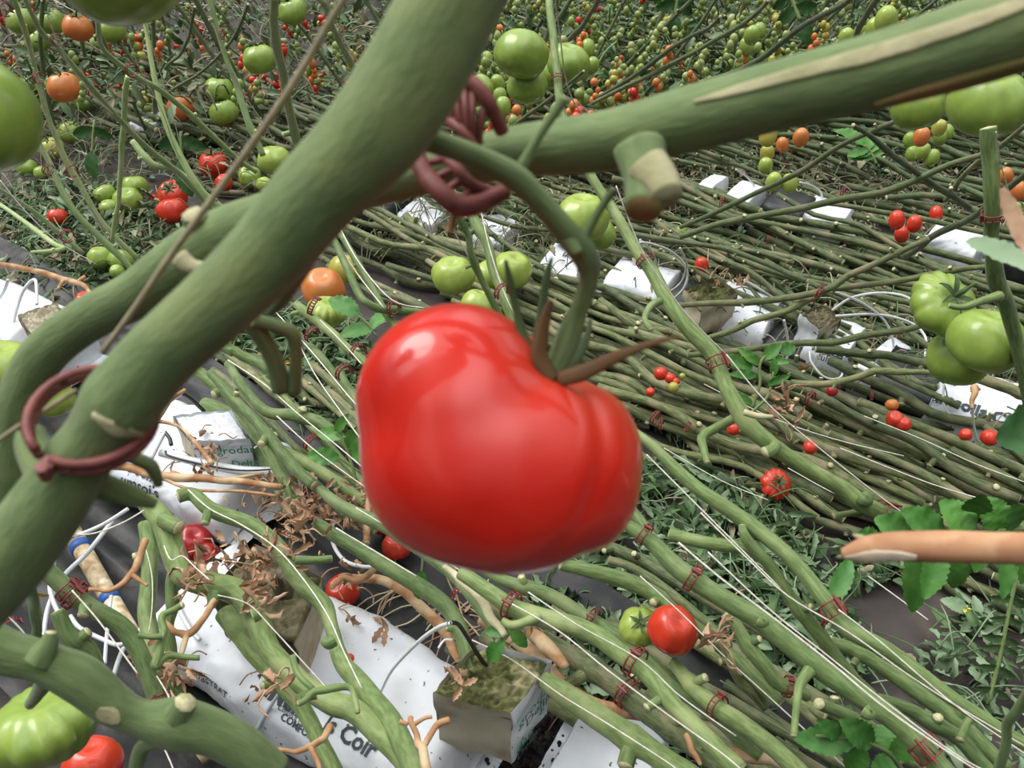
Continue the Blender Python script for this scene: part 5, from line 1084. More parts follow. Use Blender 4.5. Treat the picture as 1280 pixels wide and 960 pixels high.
# ================================================================== TWINES
TW = [('white twine hanging from the top edge to the clip above centre', [(693, -5), (700, 45), (706, 92), (716, 125), (735, 152)], 2.6, (.75, .58)),
 ('white twine taut beside the long vine, from its second clip to its third', [(770, 232), (790, 285), (812, 330), (860, 395), (908, 443)], 2.4, (.56, .42)),
 ('white twine from the third clip of the long vine down to its fourth', [(908, 443), (960, 505), (1030, 565), (1106, 625), (1160, 662)], 2.4, (.44, .32)),
 ('white twine ending just under the big tomato at right', [(808, 568), (840, 600), (880, 640), (925, 685), (975, 735)], 2.2, (.42, .38)),
 ('white twine crossing the leaf litter toward the lower right corner', [(876, 641), (931, 695), (985, 745), (1060, 790), (1133, 842), (1200, 885), (1285, 935)], 2.4, (.44, .38)),
 ('white twine running above the long lower right vine', [(848, 678), (900, 722), (970, 775), (1040, 830), (1100, 880), (1170, 930), (1240, 975)], 3.2, (.46, .42)),
 ('white twine paired with the one above the long lower right vine', [(885, 690), (960, 760), (1035, 820), (1110, 880), (1190, 940), (1240, 968)], 2.4, (.44, .40)),
 ('white twine from the lower right fork clip to the corner', [(1048, 762), (1100, 802), (1150, 845), (1205, 890), (1290, 948)], 2.4, (.40, .36)),
 ('white twine over the vine left of the red and green pair', [(800, 720), (850, 765), (905, 820), (960, 870), (1020, 925), (1060, 962)], 2.2, (.32, .28)),
 ('white twine crossing below the red tomato to the bottom edge', [(640, 755), (700, 790), (760, 838), (830, 890), (900, 940), (930, 965)], 2.6, (.36, .33)),
 ('white twine low over the dry tan vine at lower centre', [(590, 800), (640, 825), (700, 868), (760, 905), (830, 950), (850, 965)], 2.6, (.24, .24)),
 ('white twine from the lower centre clip to the ring clip on the vine', [(660, 740), (720, 780), (800, 825), (850, 870), (920, 920)], 2.2, (.38, .34)),
 ('white twine coming from beneath the big tomato leftward', [(420, 660), (470, 690), (520, 720)], 2.4, (.26, .24)),
 ('white twine over the vine beneath the big tomato', [(445, 635), (500, 668), (570, 710), (620, 742), (680, 790)], 2.2, (.30, .28)),
 ('pale twine wound round the knobbly vine at lower left', [(205, 682), (214, 700), (228, 695), (245, 710), (262, 725)], 2.4, (.31, .31)),
 ('white twine from the knobbly vine over the slab to the bottom', [(272, 744), (310, 755), (340, 785), (372, 820), (410, 862)], 2.4, (.30, .24)),
 ('white twine lying along the long bending vine', [(235, 612), (262, 636), (300, 655), (345, 685), (380, 725), (410, 770), (430, 815), (452, 860)], 2.4, (.28, .28)),
 ('pale pink twine from the maroon clips down to the pale vine', [(90, 738), (120, 772), (150, 812), (172, 842)], 3, (.36, .33)),
 ('pale twine crossing the pipe above the maroon clips', [(60, 665), (110, 668), (150, 655), (180, 638)], 2.6, (.32, .30)),
 ('white twine beside the pale vine above the red tomato at the bottom', [(196, 845), (208, 865), (214, 880)], 2.4, (.30, .3)),
 ('white twine at the bottom edge right of the red tomato', [(205, 935), (212, 950), (218, 965)], 2.4, (.34, .34)),
 ('pale twine vertical in front of the upright stems', [(182, 685), (190, 720), (190, 760), (186, 790)], 1.8, (.28, .26)),
 ('pale twine at the left edge ending at a short maroon clip', [(-5, 758), (18, 778), (34, 796)], 3, (.42, .40)),
 ('white twine on the thick pale vine in the lower left corner', [(105, 866), (125, 872), (155, 878)], 3, (.435, .43)),
 ('white twine over the path left of the big tomato', [(340, 385), (390, 440), (440, 500), (500, 565)], 2.2, (.34, .34)),
 ('second white twine over the path left of the big tomato', [(374, 430), (395, 470), (430, 520), (470, 575)], 2.2, (.30, .30)),
 ('white twine under the hooked stalk reaching the clip', [(285, 450), (330, 480), (370, 515), (425, 560), (460, 590)], 2.2, (.24, .24)),
 ('lower white twine running to the dry leaf tangle', [(346, 520), (390, 560), (430, 590), (475, 622)], 2.2, (.22, .20)),
 ('white twine to the left rim clip of the big tomato', [(400, 400), (425, 425), (452, 455)], 2.0, (.36, .36)),
 ('white twine right of the orange tomato', [(425, 285), (450, 330), (490, 375), (530, 385)], 2.4, (.42, .38)),
 ('white twine sloping past the yellow orange tomato', [(385, 240), (420, 300), (445, 340), (480, 385)], 2.4, (.42, .38)),
 ('white twine hanging below the foreground clip at left', [(545, 248), (565, 285), (588, 325)], 2.2, (.55, .48)),
 ('white twine over the vine of the pale bunch', [(600, 258), (612, 310), (628, 360), (645, 398)], 2.4, (.52, .46)),
 ('white twine left of the thick vine near the top', [(422, 30), (440, 66), (455, 90)], 2.2, (.7, .6)),
 ('white twine seen through the blurred ladder clip', [(565, 165), (570, 185), (576, 205)], 2.0, (.6, .5)),
 ('far left white twine falling past the yellow green fruits', [(0, 5), (22, 80), (40, 135), (62, 205), (110, 262), (135, 300)], 2.0, (.75, .25)),
 ('white twine beside the pale slim vine at far left', [(42, 85), (60, 145), (78, 200), (105, 245), (135, 290), (165, 325)], 1.8, (.65, .25)),
 ('long white twine from the left bunch to the red pair', [(58, 15), (80, 70), (115, 118), (150, 150), (195, 192), (240, 238)], 1.8, (.75, .35)),
 ('white twine from the top through the orange fruit bunch', [(152, 25), (170, 75), (182, 100), (205, 145), (220, 188), (245, 230)], 1.8, (.75, .35)),
 ('white twine at the top by the cherries', [(180, 25), (200, 90), (215, 140), (225, 180)], 1.6, (.7, .4)),
 ('white twine at top left of the stacked pairs', [(262, 12), (280, 60), (300, 110), (330, 155), (345, 180)], 1.8, (.75, .45)),
 ('white twine at the top edge left of the thick vine', [(405, -5), (425, 40), (440, 70)], 1.8, (.8, .65)),
 ('thin twine sloping under the far left fruits', [(0, 225), (30, 262), (70, 300), (120, 330)], 1.6, (.3, .15)),
 ('pale twine hanging by the vertical vine at the right edge', [(1245, 165), (1250, 200), (1262, 245)], 2.2, (.64, .55)),
 ('white twine emerging from the right part of the lower litter', [(1085, 720), (1140, 760), (1160, 775)], 2.4, (.05, .03)),
 ('white twine among lying stems at right of the long vine', [(1050, 560), (1120, 588), (1180, 610), (1285, 640)], 1.8, (.16, .16)),
 ('white twine crossing the lying stems above the dark path', [(985, 585), (1050, 620), (1100, 632)], 1.8, (.14, .14)),
 ('white twine in the middle of the lying stems', [(880, 480), (960, 520), (1040, 548), (1130, 570)], 1.6, (.16, .16)),
 ('white twine on the lower lying stems', [(830, 560), (900, 600), (960, 625)], 1.6, (.10, .10)),
 ('white twine over the stems near the lettered slab', [(1080, 520), (1150, 548), (1220, 580), (1285, 604)], 1.6, (.16, .16)),
 ('white twine at upper right across the far dark stems', [(870, 60), (880, 90), (892, 115)], 1.6, (.6, .5))]
for lb, pts, w, h_ in TW: twine(lb, pts, w, h=h_)

# ================================================================== CLIPS
clip_on('maroon clip on the long vine just above the thick crossing vine at top centre', C['M'], 697, 98, 1.5)
clip_on('maroon clip on the long vine where the white twine meets it, second down', C['M'], 805, 326, 1.3)
clip_on('maroon ladder clip on the long vine beside the seedling leaves', C['M'], 897, 457, 1.25, width=.012)
clip_on('maroon clip on the long vine just above the dry stick, fourth down', C['M'], 1107, 630, 1.15, width=.014)
clip_on('maroon clip at the right rim of the big tomato', C['i'], 812, 662, 1.5)
clip_on('maroon open clip on the long lower right vine near its upper end', C['i'], 873, 722, 1.45)
clip_on('maroon clip on the long lower right vine near the bottom edge', C['i'], 1157, 930, 1.12, width=.014)
clip_on('maroon clip at the fork of vines above the dark path', C['j'], 1042, 765, 1.25, width=.012)
clip_on('tall arched maroon clip on the vine above the printed cube', C['d'], 640, 760, 1.5)
clip_on('maroon clip ring left of the red tomato at lower right', C['d'], 795, 832, 1.6)
clip_on('small maroon clip on the dull vine behind the clipped one', C['e'], 745, 775, 1.5)
clip_on('maroon clip on the shaded vine left of the tall arched one', C['g'], 600, 742, 1.3)
clip_on('maroon clip on the shaded slanting stem at lower right', C['o'], 985, 862, 1.5)
clip_on('maroon clip near the bottom edge left of the green leaf', C['q'], 893, 882, 1.4)
clip_on('maroon clip right of the wide dark vine near the bottom', C['g'], 780, 868, 1.2)
clip_on('maroon clip on the vertical vine at the right edge', C['W'], 1240, 273, 1.5)
clip_on('upper maroon clip of the stacked pair at lower left', B1, 98, 745, 1.6)
clip_on('lower maroon clip of the stacked pair at lower left', B1, 85, 733, 1.4)
clip_on('maroon arched clip just above the pale thick vine in the lower left', B1, 197, 880, 1.7)
for lb, x, y, r, h_ in (('maroon clip under the orange tomato at left', 392, 383, 11, .34), ('maroon clip below the first one left of the big tomato', 390, 418, 10, .30), ('maroon clip touching the left rim of the big tomato', 448, 440, 10, .32), ('maroon clip just below the one at the left rim', 430, 466, 11, .30),
      ('maroon arched clip by the small leaves left of the big tomato', 389, 553, 11, .18), ('small maroon clip left of the big tomato above its leaves', 427, 540, 6, .2), ('maroon clip upper left of the big tomato on the slim vine', 492, 384, 9, .38), ('maroon clip on the twined vine above the big tomato', 628, 366, 11, .50),
      ('maroon clip on the lying stems near the right rim of the big tomato', 819, 522, 8, .14), ('maroon clip on the lying stems beside the first near the rim', 826, 530, 7, .12), ('maroon clip low among the lying stems right of the rim', 860, 534, 6, .14),
      ('maroon clip on the far stem at mid right', 1024, 364, 8, .28), ('dark maroon clip in the lying stems by the seedling', 1013, 497, 8, .16), ('maroon clip far among the third row stems', 903, 253, 6, .25), ('maroon clip among the far stems by small red fruits', 1054, 240, 6, .3),
      ('maroon clip at the top left on the twine', 6, 12, 8, .6), ('maroon clip on the slim vine under the top left bunch', 71, 50, 7, .68), ('maroon clip on the second slim vine at upper left', 165, 88, 8, .62), ('maroon clip beside the big orange fruit at upper left', 47, 97, 7, .55),
      ('maroon clip below the big orange fruit', 116, 113, 8, .5), ('maroon clip on the slim vine by the red tomato', 182, 98, 6, .5), ('maroon clip low on the far left vine', 60, 212, 7, .4), ('maroon clip lower on the pale slim vine at left', 90, 214, 7, .4), ('maroon clip by the lone red tomato', 84, 295, 8, .25),
      ('maroon clip at the top on the pale upright vine', 278, 43, 6, .6), ('maroon clip on the vine of the stacked pairs', 306, 122, 6, .45), ('maroon clip left of the thick vine at the very top', 428, 38, 6, .7), ('maroon clip on the twine seen through the foreground clip', 572, 152, 6, .52),
      ('maroon clip under the bottom of the big tomato', 570, 742, 10, .16), ('maroon clip at the left edge end of the pale twine', 14, 780, 10, .40), ('small maroon clip at the left edge by the pale vine', 10, 825, 8, .42), ('maroon clip under the reddish fork near the path', 1028, 783, 10, .34),
      ('maroon clip by the slab fruit at right', 1090, 495, 5, .14), ('maroon clip beyond the upper lying stems', 960, 300, 5, .2)):
    d_ = dep_h(x, y, h_); R = r*d_/F; t = (DV*1.0+Vector((random.uniform(-.3, .3), random.uniform(-.4, .4), random.uniform(-.3, .2)))).normalized()
    clip(lb, at(x, y, d_), t, R, R*.5, R*.10, arc=(-.4, 5.2 if r < 10 else 3.6), ref=RT)

# ================================================================== LEAVES
def leafpx(label, stalk, blades, d, w=4, mat=None, up=Vector((0, -.6, .8)), group=None):
    """a compound leaf: stalk as pixels, blades as (x0, y0, x1, y1, width) at distance d"""
    P, R = pix_path(stalk, w, d=(d, d)); pp, rr = smooth_path(P, R, 5); root = thing('tomato_leaf', pp[0].copy(), label, 'leaf', group)
    mb = MB(); mb.tube(pp, rr, 7); part('leaf_stalk', mb, M_STEM, root); rn = random.Random(len(label))
    for x0, y0, x1, y1, wd in blades:
        a = at(x0, y0, d); b = at(x1, y1, d+rn.uniform(-.02, .01)); v = b-a; m = MB()
        leaflet(m, a, v, (up+Vector((rn.uniform(-.3, .3), rn.uniform(-.2, .2), 0))).normalized(), v.length*1.06, wd*d/F*1.15, n=18, serr=.10, droop=rn.uniform(.1, .35), fold=rn.uniform(.05, .25), seed=rn.random()*9)
        part('leaflet', m, mat or M_LEAF, root)
    return root
leafpx('fresh tomato leaf hanging behind the dry stick at the right edge', [(1295, 660), (1230, 665), (1160, 672), (1095, 680)], [(1250, 662, 1240, 625, 44), (1215, 668, 1180, 628, 46), (1180, 668, 1140, 640, 40), (1215, 640, 1228, 622, 34), (1100, 680, 1078, 668, 30), (1150, 672, 1100, 650, 40), (1270, 660, 1268, 636, 36),
   (1150, 680, 1142, 765, 34), (1172, 684, 1160, 745, 34), (1200, 684, 1196, 742, 30), (1262, 684, 1258, 745, 26), (1062, 700, 1040, 756, 24), (1230, 680, 1222, 714, 24), (1280, 680, 1284, 730, 26)], .64, 5)
leafpx('fresh green leaf lying near the bottom edge at lower right', [(1130, 965), (1110, 940), (1070, 925), (1020, 920)], [(1070, 925, 1000, 925, 36), (1090, 930, 1060, 905, 34), (1110, 940, 1110, 905, 40), (1115, 945, 1150, 925, 34), (1080, 935, 1060, 965, 30), (1110, 945, 1100, 980, 34), (1050, 920, 1030, 905, 22)], .62, 5)
leafpx('seedling leaves beside the ladder clip of the long vine', [(940, 510), (950, 480), (950, 455), (962, 440)], [(940, 460, 902, 443, 16), (948, 455, 928, 436, 14), (955, 448, 975, 430, 16), (975, 440, 994, 432, 18), (945, 470, 918, 466, 12), (960, 450, 985, 452, 12)], 1.0, 4)
leafpx('second seedling shoot below the ladder clip', [(925, 540), (935, 520), (960, 495), (966, 465)], [(960, 480, 985, 470, 10), (940, 505, 920, 490, 10), (966, 470, 968, 448, 12)], .98, 4)
leafpx('small green leaves left of the big tomato near the arched clip', [(445, 600), (438, 575), (430, 552), (420, 540)], [(430, 545, 396, 540, 20), (436, 560, 450, 535, 22), (440, 570, 458, 560, 26), (420, 540, 432, 520, 14)], .98, 4)
leafpx('single green leaf beside the lower arched clip left of the big tomato', [(450, 590), (432, 578), (424, 572)], [(424, 572, 384, 568, 22)], .98, 3)
compound_leaf('green leaf under the yellow green tomato', [(470, 420), (460, 405), (448, 395)], d=(1.15, 1.15), w=3, size=.045, nl=1, seed=10)
compound_leaf('small torn leaf below the beige cube clip at lower centre', [(640, 780), (636, 792), (630, 800)], d=(.74, .74), w=4, size=.024, nl=1, seed=11)
compound_leaf('leaf hanging between vines below the big tomato at left', [(526, 690), (528, 700), (527, 715)], d=(.92, .92), w=3, size=.030, nl=0, seed=12, up=Vector((0, -1, .2)))
compound_leaf('dark leaf hanging in the upper left near the unripe bunch', [(226, 165), (226, 180), (228, 200)], d=(1.7, 1.7), w=4, size=.065, nl=1, seed=13, up=Vector((0, -1, .2)), mat=M_LEAFD)
compound_leaf('dark leaf hanging left of the red pair', [(118, 150), (116, 170), (115, 190)], d=(1.8, 1.8), w=3, size=.05, nl=1, seed=14, up=Vector((0, -1, .2)), mat=M_LEAFD)
compound_leaf('drooping dull plant shoot with leaves at the right edge near the corner', [(1275, 700), (1262, 760), (1250, 820), (1235, 880)], d=(.95, .95), w=5, size=.022, nl=6, seed=15, up=Vector((-.3, -1, .2)), mat=M_WILT)
compound_leaf('large dark leaf at the top edge right of centre', [(985, -20), (992, 5), (1000, 25)], d=(1.9, 1.9), w=5, size=.055, nl=2, seed=16, up=Vector((0, -1, .2)), mat=M_LEAFD)
compound_leaf('large dark leaf at the top edge over the dense fruits', [(850, -20), (846, 0), (844, 18)], d=(2.0, 2.0), w=5, size=.05, nl=2, seed=17, up=Vector((0, -1, .2)), mat=M_LEAFD)
compound_leaf('bright leaf at the top edge above the dense fruits', [(830, -18), (835, -8), (842, -2)], d=(2.1, 2.1), w=5, size=.05, nl=1, seed=18, up=Vector((0, -1, .2)))
compound_leaf('light leaf clump between far stems at right of the yellow plums', [(1095, 205), (1088, 190), (1080, 182)], d=(1.75, 1.75), w=4, size=.06, nl=3, seed=19)
compound_leaf('small light leaf clump below the foreground clip', [(655, 290), (652, 280), (650, 272)], d=(1.7, 1.7), w=3, size=.045, nl=3, seed=20)
compound_leaf('small leaf right beside the fallen green shoot on the dark path', [(1240, 790), (1225, 775), (1210, 765)], d=(1.05, 1.05), w=3, size=.030, nl=2, seed=21, mat=M_WILT2)
compound_leaf('wilted leaf lying at the right of the dark path', [(1170, 810), (1185, 825), (1200, 840)], d=(1.02, 1.02), w=3, size=.04, nl=2, seed=22, mat=M_WILT2)
mb = MB()
for k in range(6): leaflet(mb, atH(1207, 762, .02), Vector((math.cos(k), math.sin(k), .3)), Vector((0, 0, 1)), .007, .004, n=4)
solo('tomato_flower', mb, M_YEL, 'small yellow flower on the dark path at the right', 'flower')
mb = MB()
for k in range(5): leaflet(mb, at(20+k*7, 735+k*1.5, .62), Vector((math.cos(k*1.3), .3, math.sin(k*1.3))), Vector((0, -1, 0)), .011, .006, n=4)
solo('tomato_flower', mb, M_YEL, 'orange yellow flower petals at the left edge under the thick vine', 'flower')
# dry crumpled brown leaves
def crumple(label, x, y, w, hh, h, n, seed, mat=None):
    rn = random.Random(seed); mb = MB()
    for k in range(n):
        p = atH(x+rn.gauss(0, w*.36), y+rn.gauss(0, hh*.36), max(.01, h+rn.uniform(-.02, .02))); v = Vector((rn.uniform(-1, 1), rn.uniform(-1, 1), rn.uniform(-.8, .6)))
        if rn.random() < .25:
            q = p+v*.02; mb.tube(*smooth_path([p, p+v*.01+Vector((0, 0, .006)), q, q+Vector((rn.uniform(-.01, .01), rn.uniform(-.01, .01), -.004))], [.0008]*4, 3), 5)
        else: leaflet(mb, p, v, Vector((rn.uniform(-1, 1), rn.uniform(-1, 1), 1)), rn.uniform(.012, .026), rn.uniform(.006, .011), n=7, serr=.3, droop=rn.uniform(-1.6, 1.8), fold=rn.uniform(.2, .9), curl=rn.uniform(-2, 2), seed=k)
    o = solo('withered_leaf', mb, mat or M_DRYL, label, 'dry leaf'); return o
crumple('crumpled brown leaf hanging over the bare mossy cube', 322, 712, 26, 90, .24, 46, 1)
crumple('crumpled brown leaf curled round the knobbly vine', 246, 722, 14, 40, .27, 22, 2)
crumple('crumpled brown leaf just right of the cracked red tomato', 276, 694, 22, 28, .22, 16, 3)
crumple('brown dry leaf scrap on the vine above the lettering', 346, 852, 22, 14, .27, 12, 4)
crumple('brown dry scrap low on the lettered slab side', 308, 862, 20, 14, .09, 10, 5)
crumple('dry brown tangle of leaves left of the big tomato', 395, 628, 130, 46, .15, 130, 6)
crumple('dry brown leaf clump at the lower left rim of the big tomato', 455, 640, 60, 34, .16, 34, 7)
crumple('brown leaf shreds hanging right of the bare cube', 372, 668, 34, 50, .22, 34, 8)
crumple('brown dry shreds beside the split red tomato', 440, 720, 24, 30, .12, 14, 9)
crumple('brown leaf shreds on the slab over the printed cube', 256, 560, 34, 50, .14, 26, 10)
crumple('dry scrap of leaf on the bright top of the large slab', 440, 776, 12, 10, .10, 6, 11)
crumple('second dry scrap of leaf further along the bright slab top', 486, 783, 14, 18, .10, 7, 12)
crumple('dry brown leaf below the cut vine at the lower left clip', 180, 820, 16, 12, .24, 8, 13)
crumple('brown fuzzy dry debris under the upright stems', 210, 838, 34, 16, .18, 26, 14)
crumple('shrivelled leaf bit on top of the mossy cube', 578, 853, 18, 12, .185, 7, 15)
crumple('withered pale shoot hanging from the vine below the red tomato', 905, 790, 22, 40, .30, 16, 16)
crumple('withered brown shoot under the seedling at mid right', 988, 505, 20, 60, .25, 20, 17)
crumple('brown dry shreds below the vine fork at lower centre', 640, 775, 40, 30, .18, 20, 18)
crumple('brown dead leaves around the brown cube', 900, 350, 60, 20, .12, 20, 19)
mb = MB()
for k, (x, y) in enumerate(((320, 447), (355, 455), (362, 462))): leaflet(mb, atH(x, y, .02), Vector((1, .3, .2)), Vector((0, 0, 1)), .03, .018, n=7, droop=.4)
solo('fallen_leaf', mb, M_ORL, 'orange dead leaf bits on the path under the hooked stalk', 'dry leaf')

# ---- leaf litter: uncountable wilted leaves, one object per drift
def inpoly(x, y, poly):
    c = False; j = len(poly)-1
    for i in range(len(poly)):
        a, b = poly[i], poly[j]
        if (a[1] > y) != (b[1] > y) and x < (b[0]-a[0])*(y-a[1])/(b[1]-a[1])+a[0]: c = not c
        j = i
    return c
def litter(label, poly, n, hmax, size=(.014, .034), pale=.25, strands=.3, seed=1, mats=None, brown=.06):
    rn = random.Random(seed); xs = [p[0] for p in poly]; ys = [p[1] for p in poly]; mb = MB(); k = 0
    P = [atH(x, y, 0) for x, y in poly]; pl = [(p.x, p.y) for p in P]; x0, x1 = min(p[0] for p in pl), max(p[0] for p in pl); y0, y1 = min(p[1] for p in pl), max(p[1] for p in pl)
    while k < n:
        x, y = rn.uniform(x0, x1), rn.uniform(y0, y1)
        if not inpoly(x, y, pl): continue
        k += 1
        if noise.noise(Vector((x*9, y*9, seed))) < -.28 and rn.random() < .8: continue
        p = Vector((x, y, .004+hmax*rn.random()**1.6)); a = rn.uniform(0, 6.28); v = Vector((math.cos(a), math.sin(a), rn.uniform(-.3, .5)))
        mi = 1 if rn.random() < pale else 0
        if not mats and rn.random() < brown: mi = 2
        if rn.random() < strands:
            L = rn.uniform(.03, .09); q = p+v*L*.5+Vector((rn.uniform(-.01, .01), rn.uniform(-.01, .01), .006)); e = p+v*L; e.z = max(.004, e.z*.5)
            mb.tube(*smooth_path([p, q, e], [.0012, .0010, .0007], 4), 5, mi)
        else:
            s = rn.uniform(*size); leaflet(mb, p, v, Vector((rn.uniform(-.7, .7), rn.uniform(-.7, .7), 1)), s, s*rn.uniform(.35, .6), mi, n=6, serr=.25, droop=rn.uniform(-.6, 1.5), fold=rn.uniform(.1, .6), curl=rn.uniform(-1.5, 1.5), seed=k)
    o = solo('leaf_litter', mb, mats or [M_WILT, M_WILT2, M_STRAWD], label, 'leaf litter', kind='stuff'); return o
litter('wilted green leaf litter on the path left of the big tomato', [(250, 380), (360, 395), (460, 430), (470, 600), (380, 560), (300, 470)], 1500, .03, seed=1)
litter('wilted green leaf litter below the path right of the big tomato', [(760, 590), (880, 600), (960, 640), (1020, 700), (1030, 770), (1080, 830), (1090, 960), (760, 960), (620, 780)], 3400, .035, pale=.45, strands=.16, size=(.016, .040), seed=2)
litter('wilted green leaves trailing onto the dark path under the dry stick', [(1040, 690), (1140, 700), (1160, 730), (1080, 740)], 70, .02, pale=.5, strands=.1, size=(.018, .042), seed=22)
litter('wilted green leaf litter between the upper left vines', [(0, 240), (120, 230), (250, 280), (240, 330), (120, 400), (0, 400)], 1700, .04, seed=3, size=(.016, .036), brown=.25, pale=.4)
litter('wilted leaf litter at the right edge of the dark path', [(1200, 770), (1290, 750), (1290, 960), (1150, 960), (1130, 850)], 230, .025, pale=.6, strands=.15, seed=4)
litter('green leaf litter among the third row stems', [(850, 160), (1280, 150), (1290, 250), (1100, 250), (850, 235)], 2200, .05, seed=5, size=(.014, .034), pale=.45, brown=.35)
litter('green leaf litter behind the second row slabs', [(700, 290), (900, 330), (1100, 380), (1200, 400), (1200, 340), (1000, 300), (760, 260)], 900, .03, seed=6, pale=.3)
litter('scattered leaf bits under the second row heap', [(640, 470), (960, 600), (1290, 680), (1290, 640), (980, 560), (700, 430)], 500, .02, seed=7)
litter('far leaf litter at the upper left', [(0, 90), (520, 120), (520, 250), (380, 260), (200, 230), (0, 230)], 2600, .06, seed=8, size=(.012, .03), pale=.35, strands=.65, brown=.6)
litter('brown dry litter along the dark path by the lower vines', [(480, 720), (700, 800), (880, 960), (760, 960), (690, 900), (560, 800)], 500, .02, seed=9, size=(.01, .02), mats=[M_DRYL, M_STRAW], strands=.6)
litter('dry straw scraps over the far rows', [(420, 200), (860, 200), (1280, 240), (1290, 320), (900, 300), (460, 330)], 2200, .05, seed=10, size=(.012, .024), mats=[M_STRAWD, M_STRAW], strands=.7)
litter('straw scraps and dead shreds among the second row stems', [(440, 290), (700, 390), (1290, 600), (1290, 480), (900, 380), (560, 270)], 1500, .10, seed=12, size=(.010, .022), mats=[M_STRAWD, M_WILT], strands=.7, pale=.4)
litter('far leaf litter near the top', [(-40, -40), (1320, -40), (1320, 150), (700, 160), (300, 110), (-40, 100)], 3600, .12, seed=11, size=(.016, .04), strands=.5, brown=.5, pale=.4)
# dark substrate crumbs beside the beige cube
mb = MB(); rn = random.Random(3)
for k in range(260):
    p = atH(rn.uniform(515, 735), 930+rn.uniform(-36, 30), .03); p.z = rn.uniform(.012, .035); r = rn.uniform(.0015, .005)
    mb.grid([[p+Vector((math.cos(a)*math.sin(t)*r, math.sin(a)*math.sin(t)*r, math.cos(t)*r*.7)) for a in [i*1.0472 for i in range(6)]] for t in (.01, 1.05, 2.1, 3.13)], 0, True)
solo('substrate_crumbs', mb, M_SOIL, 'dark spilled substrate crumbs around the foot of the printed cube', 'substrate', kind='stuff')

# ================================================================== FAR PLANTS
# standing and leaning far vines
rnd = random.Random(21)
for k in range(46):
    x = rnd.uniform(-20, 1300); d_ = rnd.uniform(2.0, 3.3); y = rnd.uniform(40, 190)
    g = (CAMH-.02)/-ray(x, y).z; d_ = min(d_, g)
    p = at(x, y, d_); lean = Vector((rnd.uniform(.1, .5) if x > 560 else rnd.uniform(-.5, .1), rnd.uniform(-.1, .2), 0)); H = rnd.uniform(.4, .8)
    P = [p, p+lean*.33+Vector((rnd.uniform(-.03, .03), 0, H*.35)), p+lean*.66+Vector((rnd.uniform(-.03, .03), 0, H*.7)), p+lean+Vector((0, 0, H))]
    VS[0] += 1; stuffvine(P, [rnd.uniform(.0035, .006)]*4, M_DARK)
solo('tomato_vines', SV, [M_BUND, M_CUT, M_DARK], 'countless bare far stems lying in rows and leaning in the distance', 'vines', kind='stuff')
for k in range(20):
    x = rnd.uniform(0, 1280); y = rnd.uniform(-10, 60); d_ = rnd.uniform(1.9, 2.9)
    p = at(x, y, d_); q = p+Vector((rnd.uniform(.1, .35), rnd.uniform(-.1, .1), -rnd.uniform(.2, .4))); q.z = max(q.z, .05)
    mb = MB(); mb.tube([p+(p-q)*.4, p, (p+q)/2, q], [.0010]*4, 5); solo('twine', mb, M_TWINE, 'thin white twine among the far vines near the top edge', 'twine', 'far twines near the top')
relabel('far twines near the top', 'leftmost')
# plum and cherry clusters: every fruit its own object
NF = [0]
def farcluster(x, y, d_, n, r, cols, zone, kind):
    p0 = at(x, y, d_); z = 0
    if p0.z < .12: p0 = at(x, y, (CAMH-.14)/-ray(x, y).z)
    kd = {'plum0': 'plum', 'cher0': 'cherry'}[kind]
    mb = MB(); a = rnd.uniform(0, 6.28)
    tip = p0+Vector((rnd.uniform(-.02, .02), rnd.uniform(-.02, .02), -r*n*.62)); mb.tube(*smooth_path([p0+Vector((.01, 0, .035)), p0, (p0+tip)/2, tip], [.0016]*4, 3), 5)
    solo('truss_stalk', mb, M_CALYX, 'thin far fruit stalk among the small fruits at the top '+zone, 'stalk', 'far fruit stalks at the top '+zone)
    for i in range(n):
        t = i/max(1, n-1); c = p0*(1-t)+tip*t; ang = a+i*2.4; o = Vector((math.cos(ang), math.sin(ang)*.8, -.3))*r*1.1
        ci = cols[min(len(cols)-1, int((1-t)*len(cols)*.999))]
        ob = meshobj(kd+'_tomato', TM[kind], T[{'green': 'fargreen', 'pale': 'farpale'}.get(ci, ci)]); ob.location = c+o; s = r*rnd.uniform(.8, 1.1); ob.scale = (s, s, s); ob.rotation_euler = (rnd.uniform(-.5, .5), rnd.uniform(-.5, .5), 0)
        tag(ob, 'small %s %s tomato hanging in the dense far fruits at the top %s' % (CN[ci], kd, zone), 'tomato', 'far small tomatoes at the top '+zone); NF[0] += 1
spots = []
for k in range(60):
    if k < 34: x = rnd.uniform(560, 1180); y = rnd.uniform(2, 130 if x < 800 else 95)
    else: x = rnd.uniform(0, 480); y = rnd.uniform(5, 120)
    spots.append((x, y))
for k, (x, y) in enumerate(spots):
    if NF[0] > 182: break
    d_ = rnd.uniform(1.9, 2.7); zone = 'left' if x < 430 else ('centre' if x < 860 else 'right')
    pal = [['green'], ['pale'], ['green', 'pale'], ['green', 'pale', 'yellow'], ['green', 'yellow', 'orange'], ['yellow', 'orange', 'red'], ['red'], ['pale', 'green']][rnd.randrange(8) if x < 480 or rnd.random() < .45 else rnd.randrange(4)]
    farcluster(x, y, d_, rnd.randint(3, 6), rnd.uniform(.008, .0115) if x > 480 else rnd.uniform(.006, .009), pal, zone, 'plum0' if (x > 480 and rnd.random() < .6) else 'cher0')
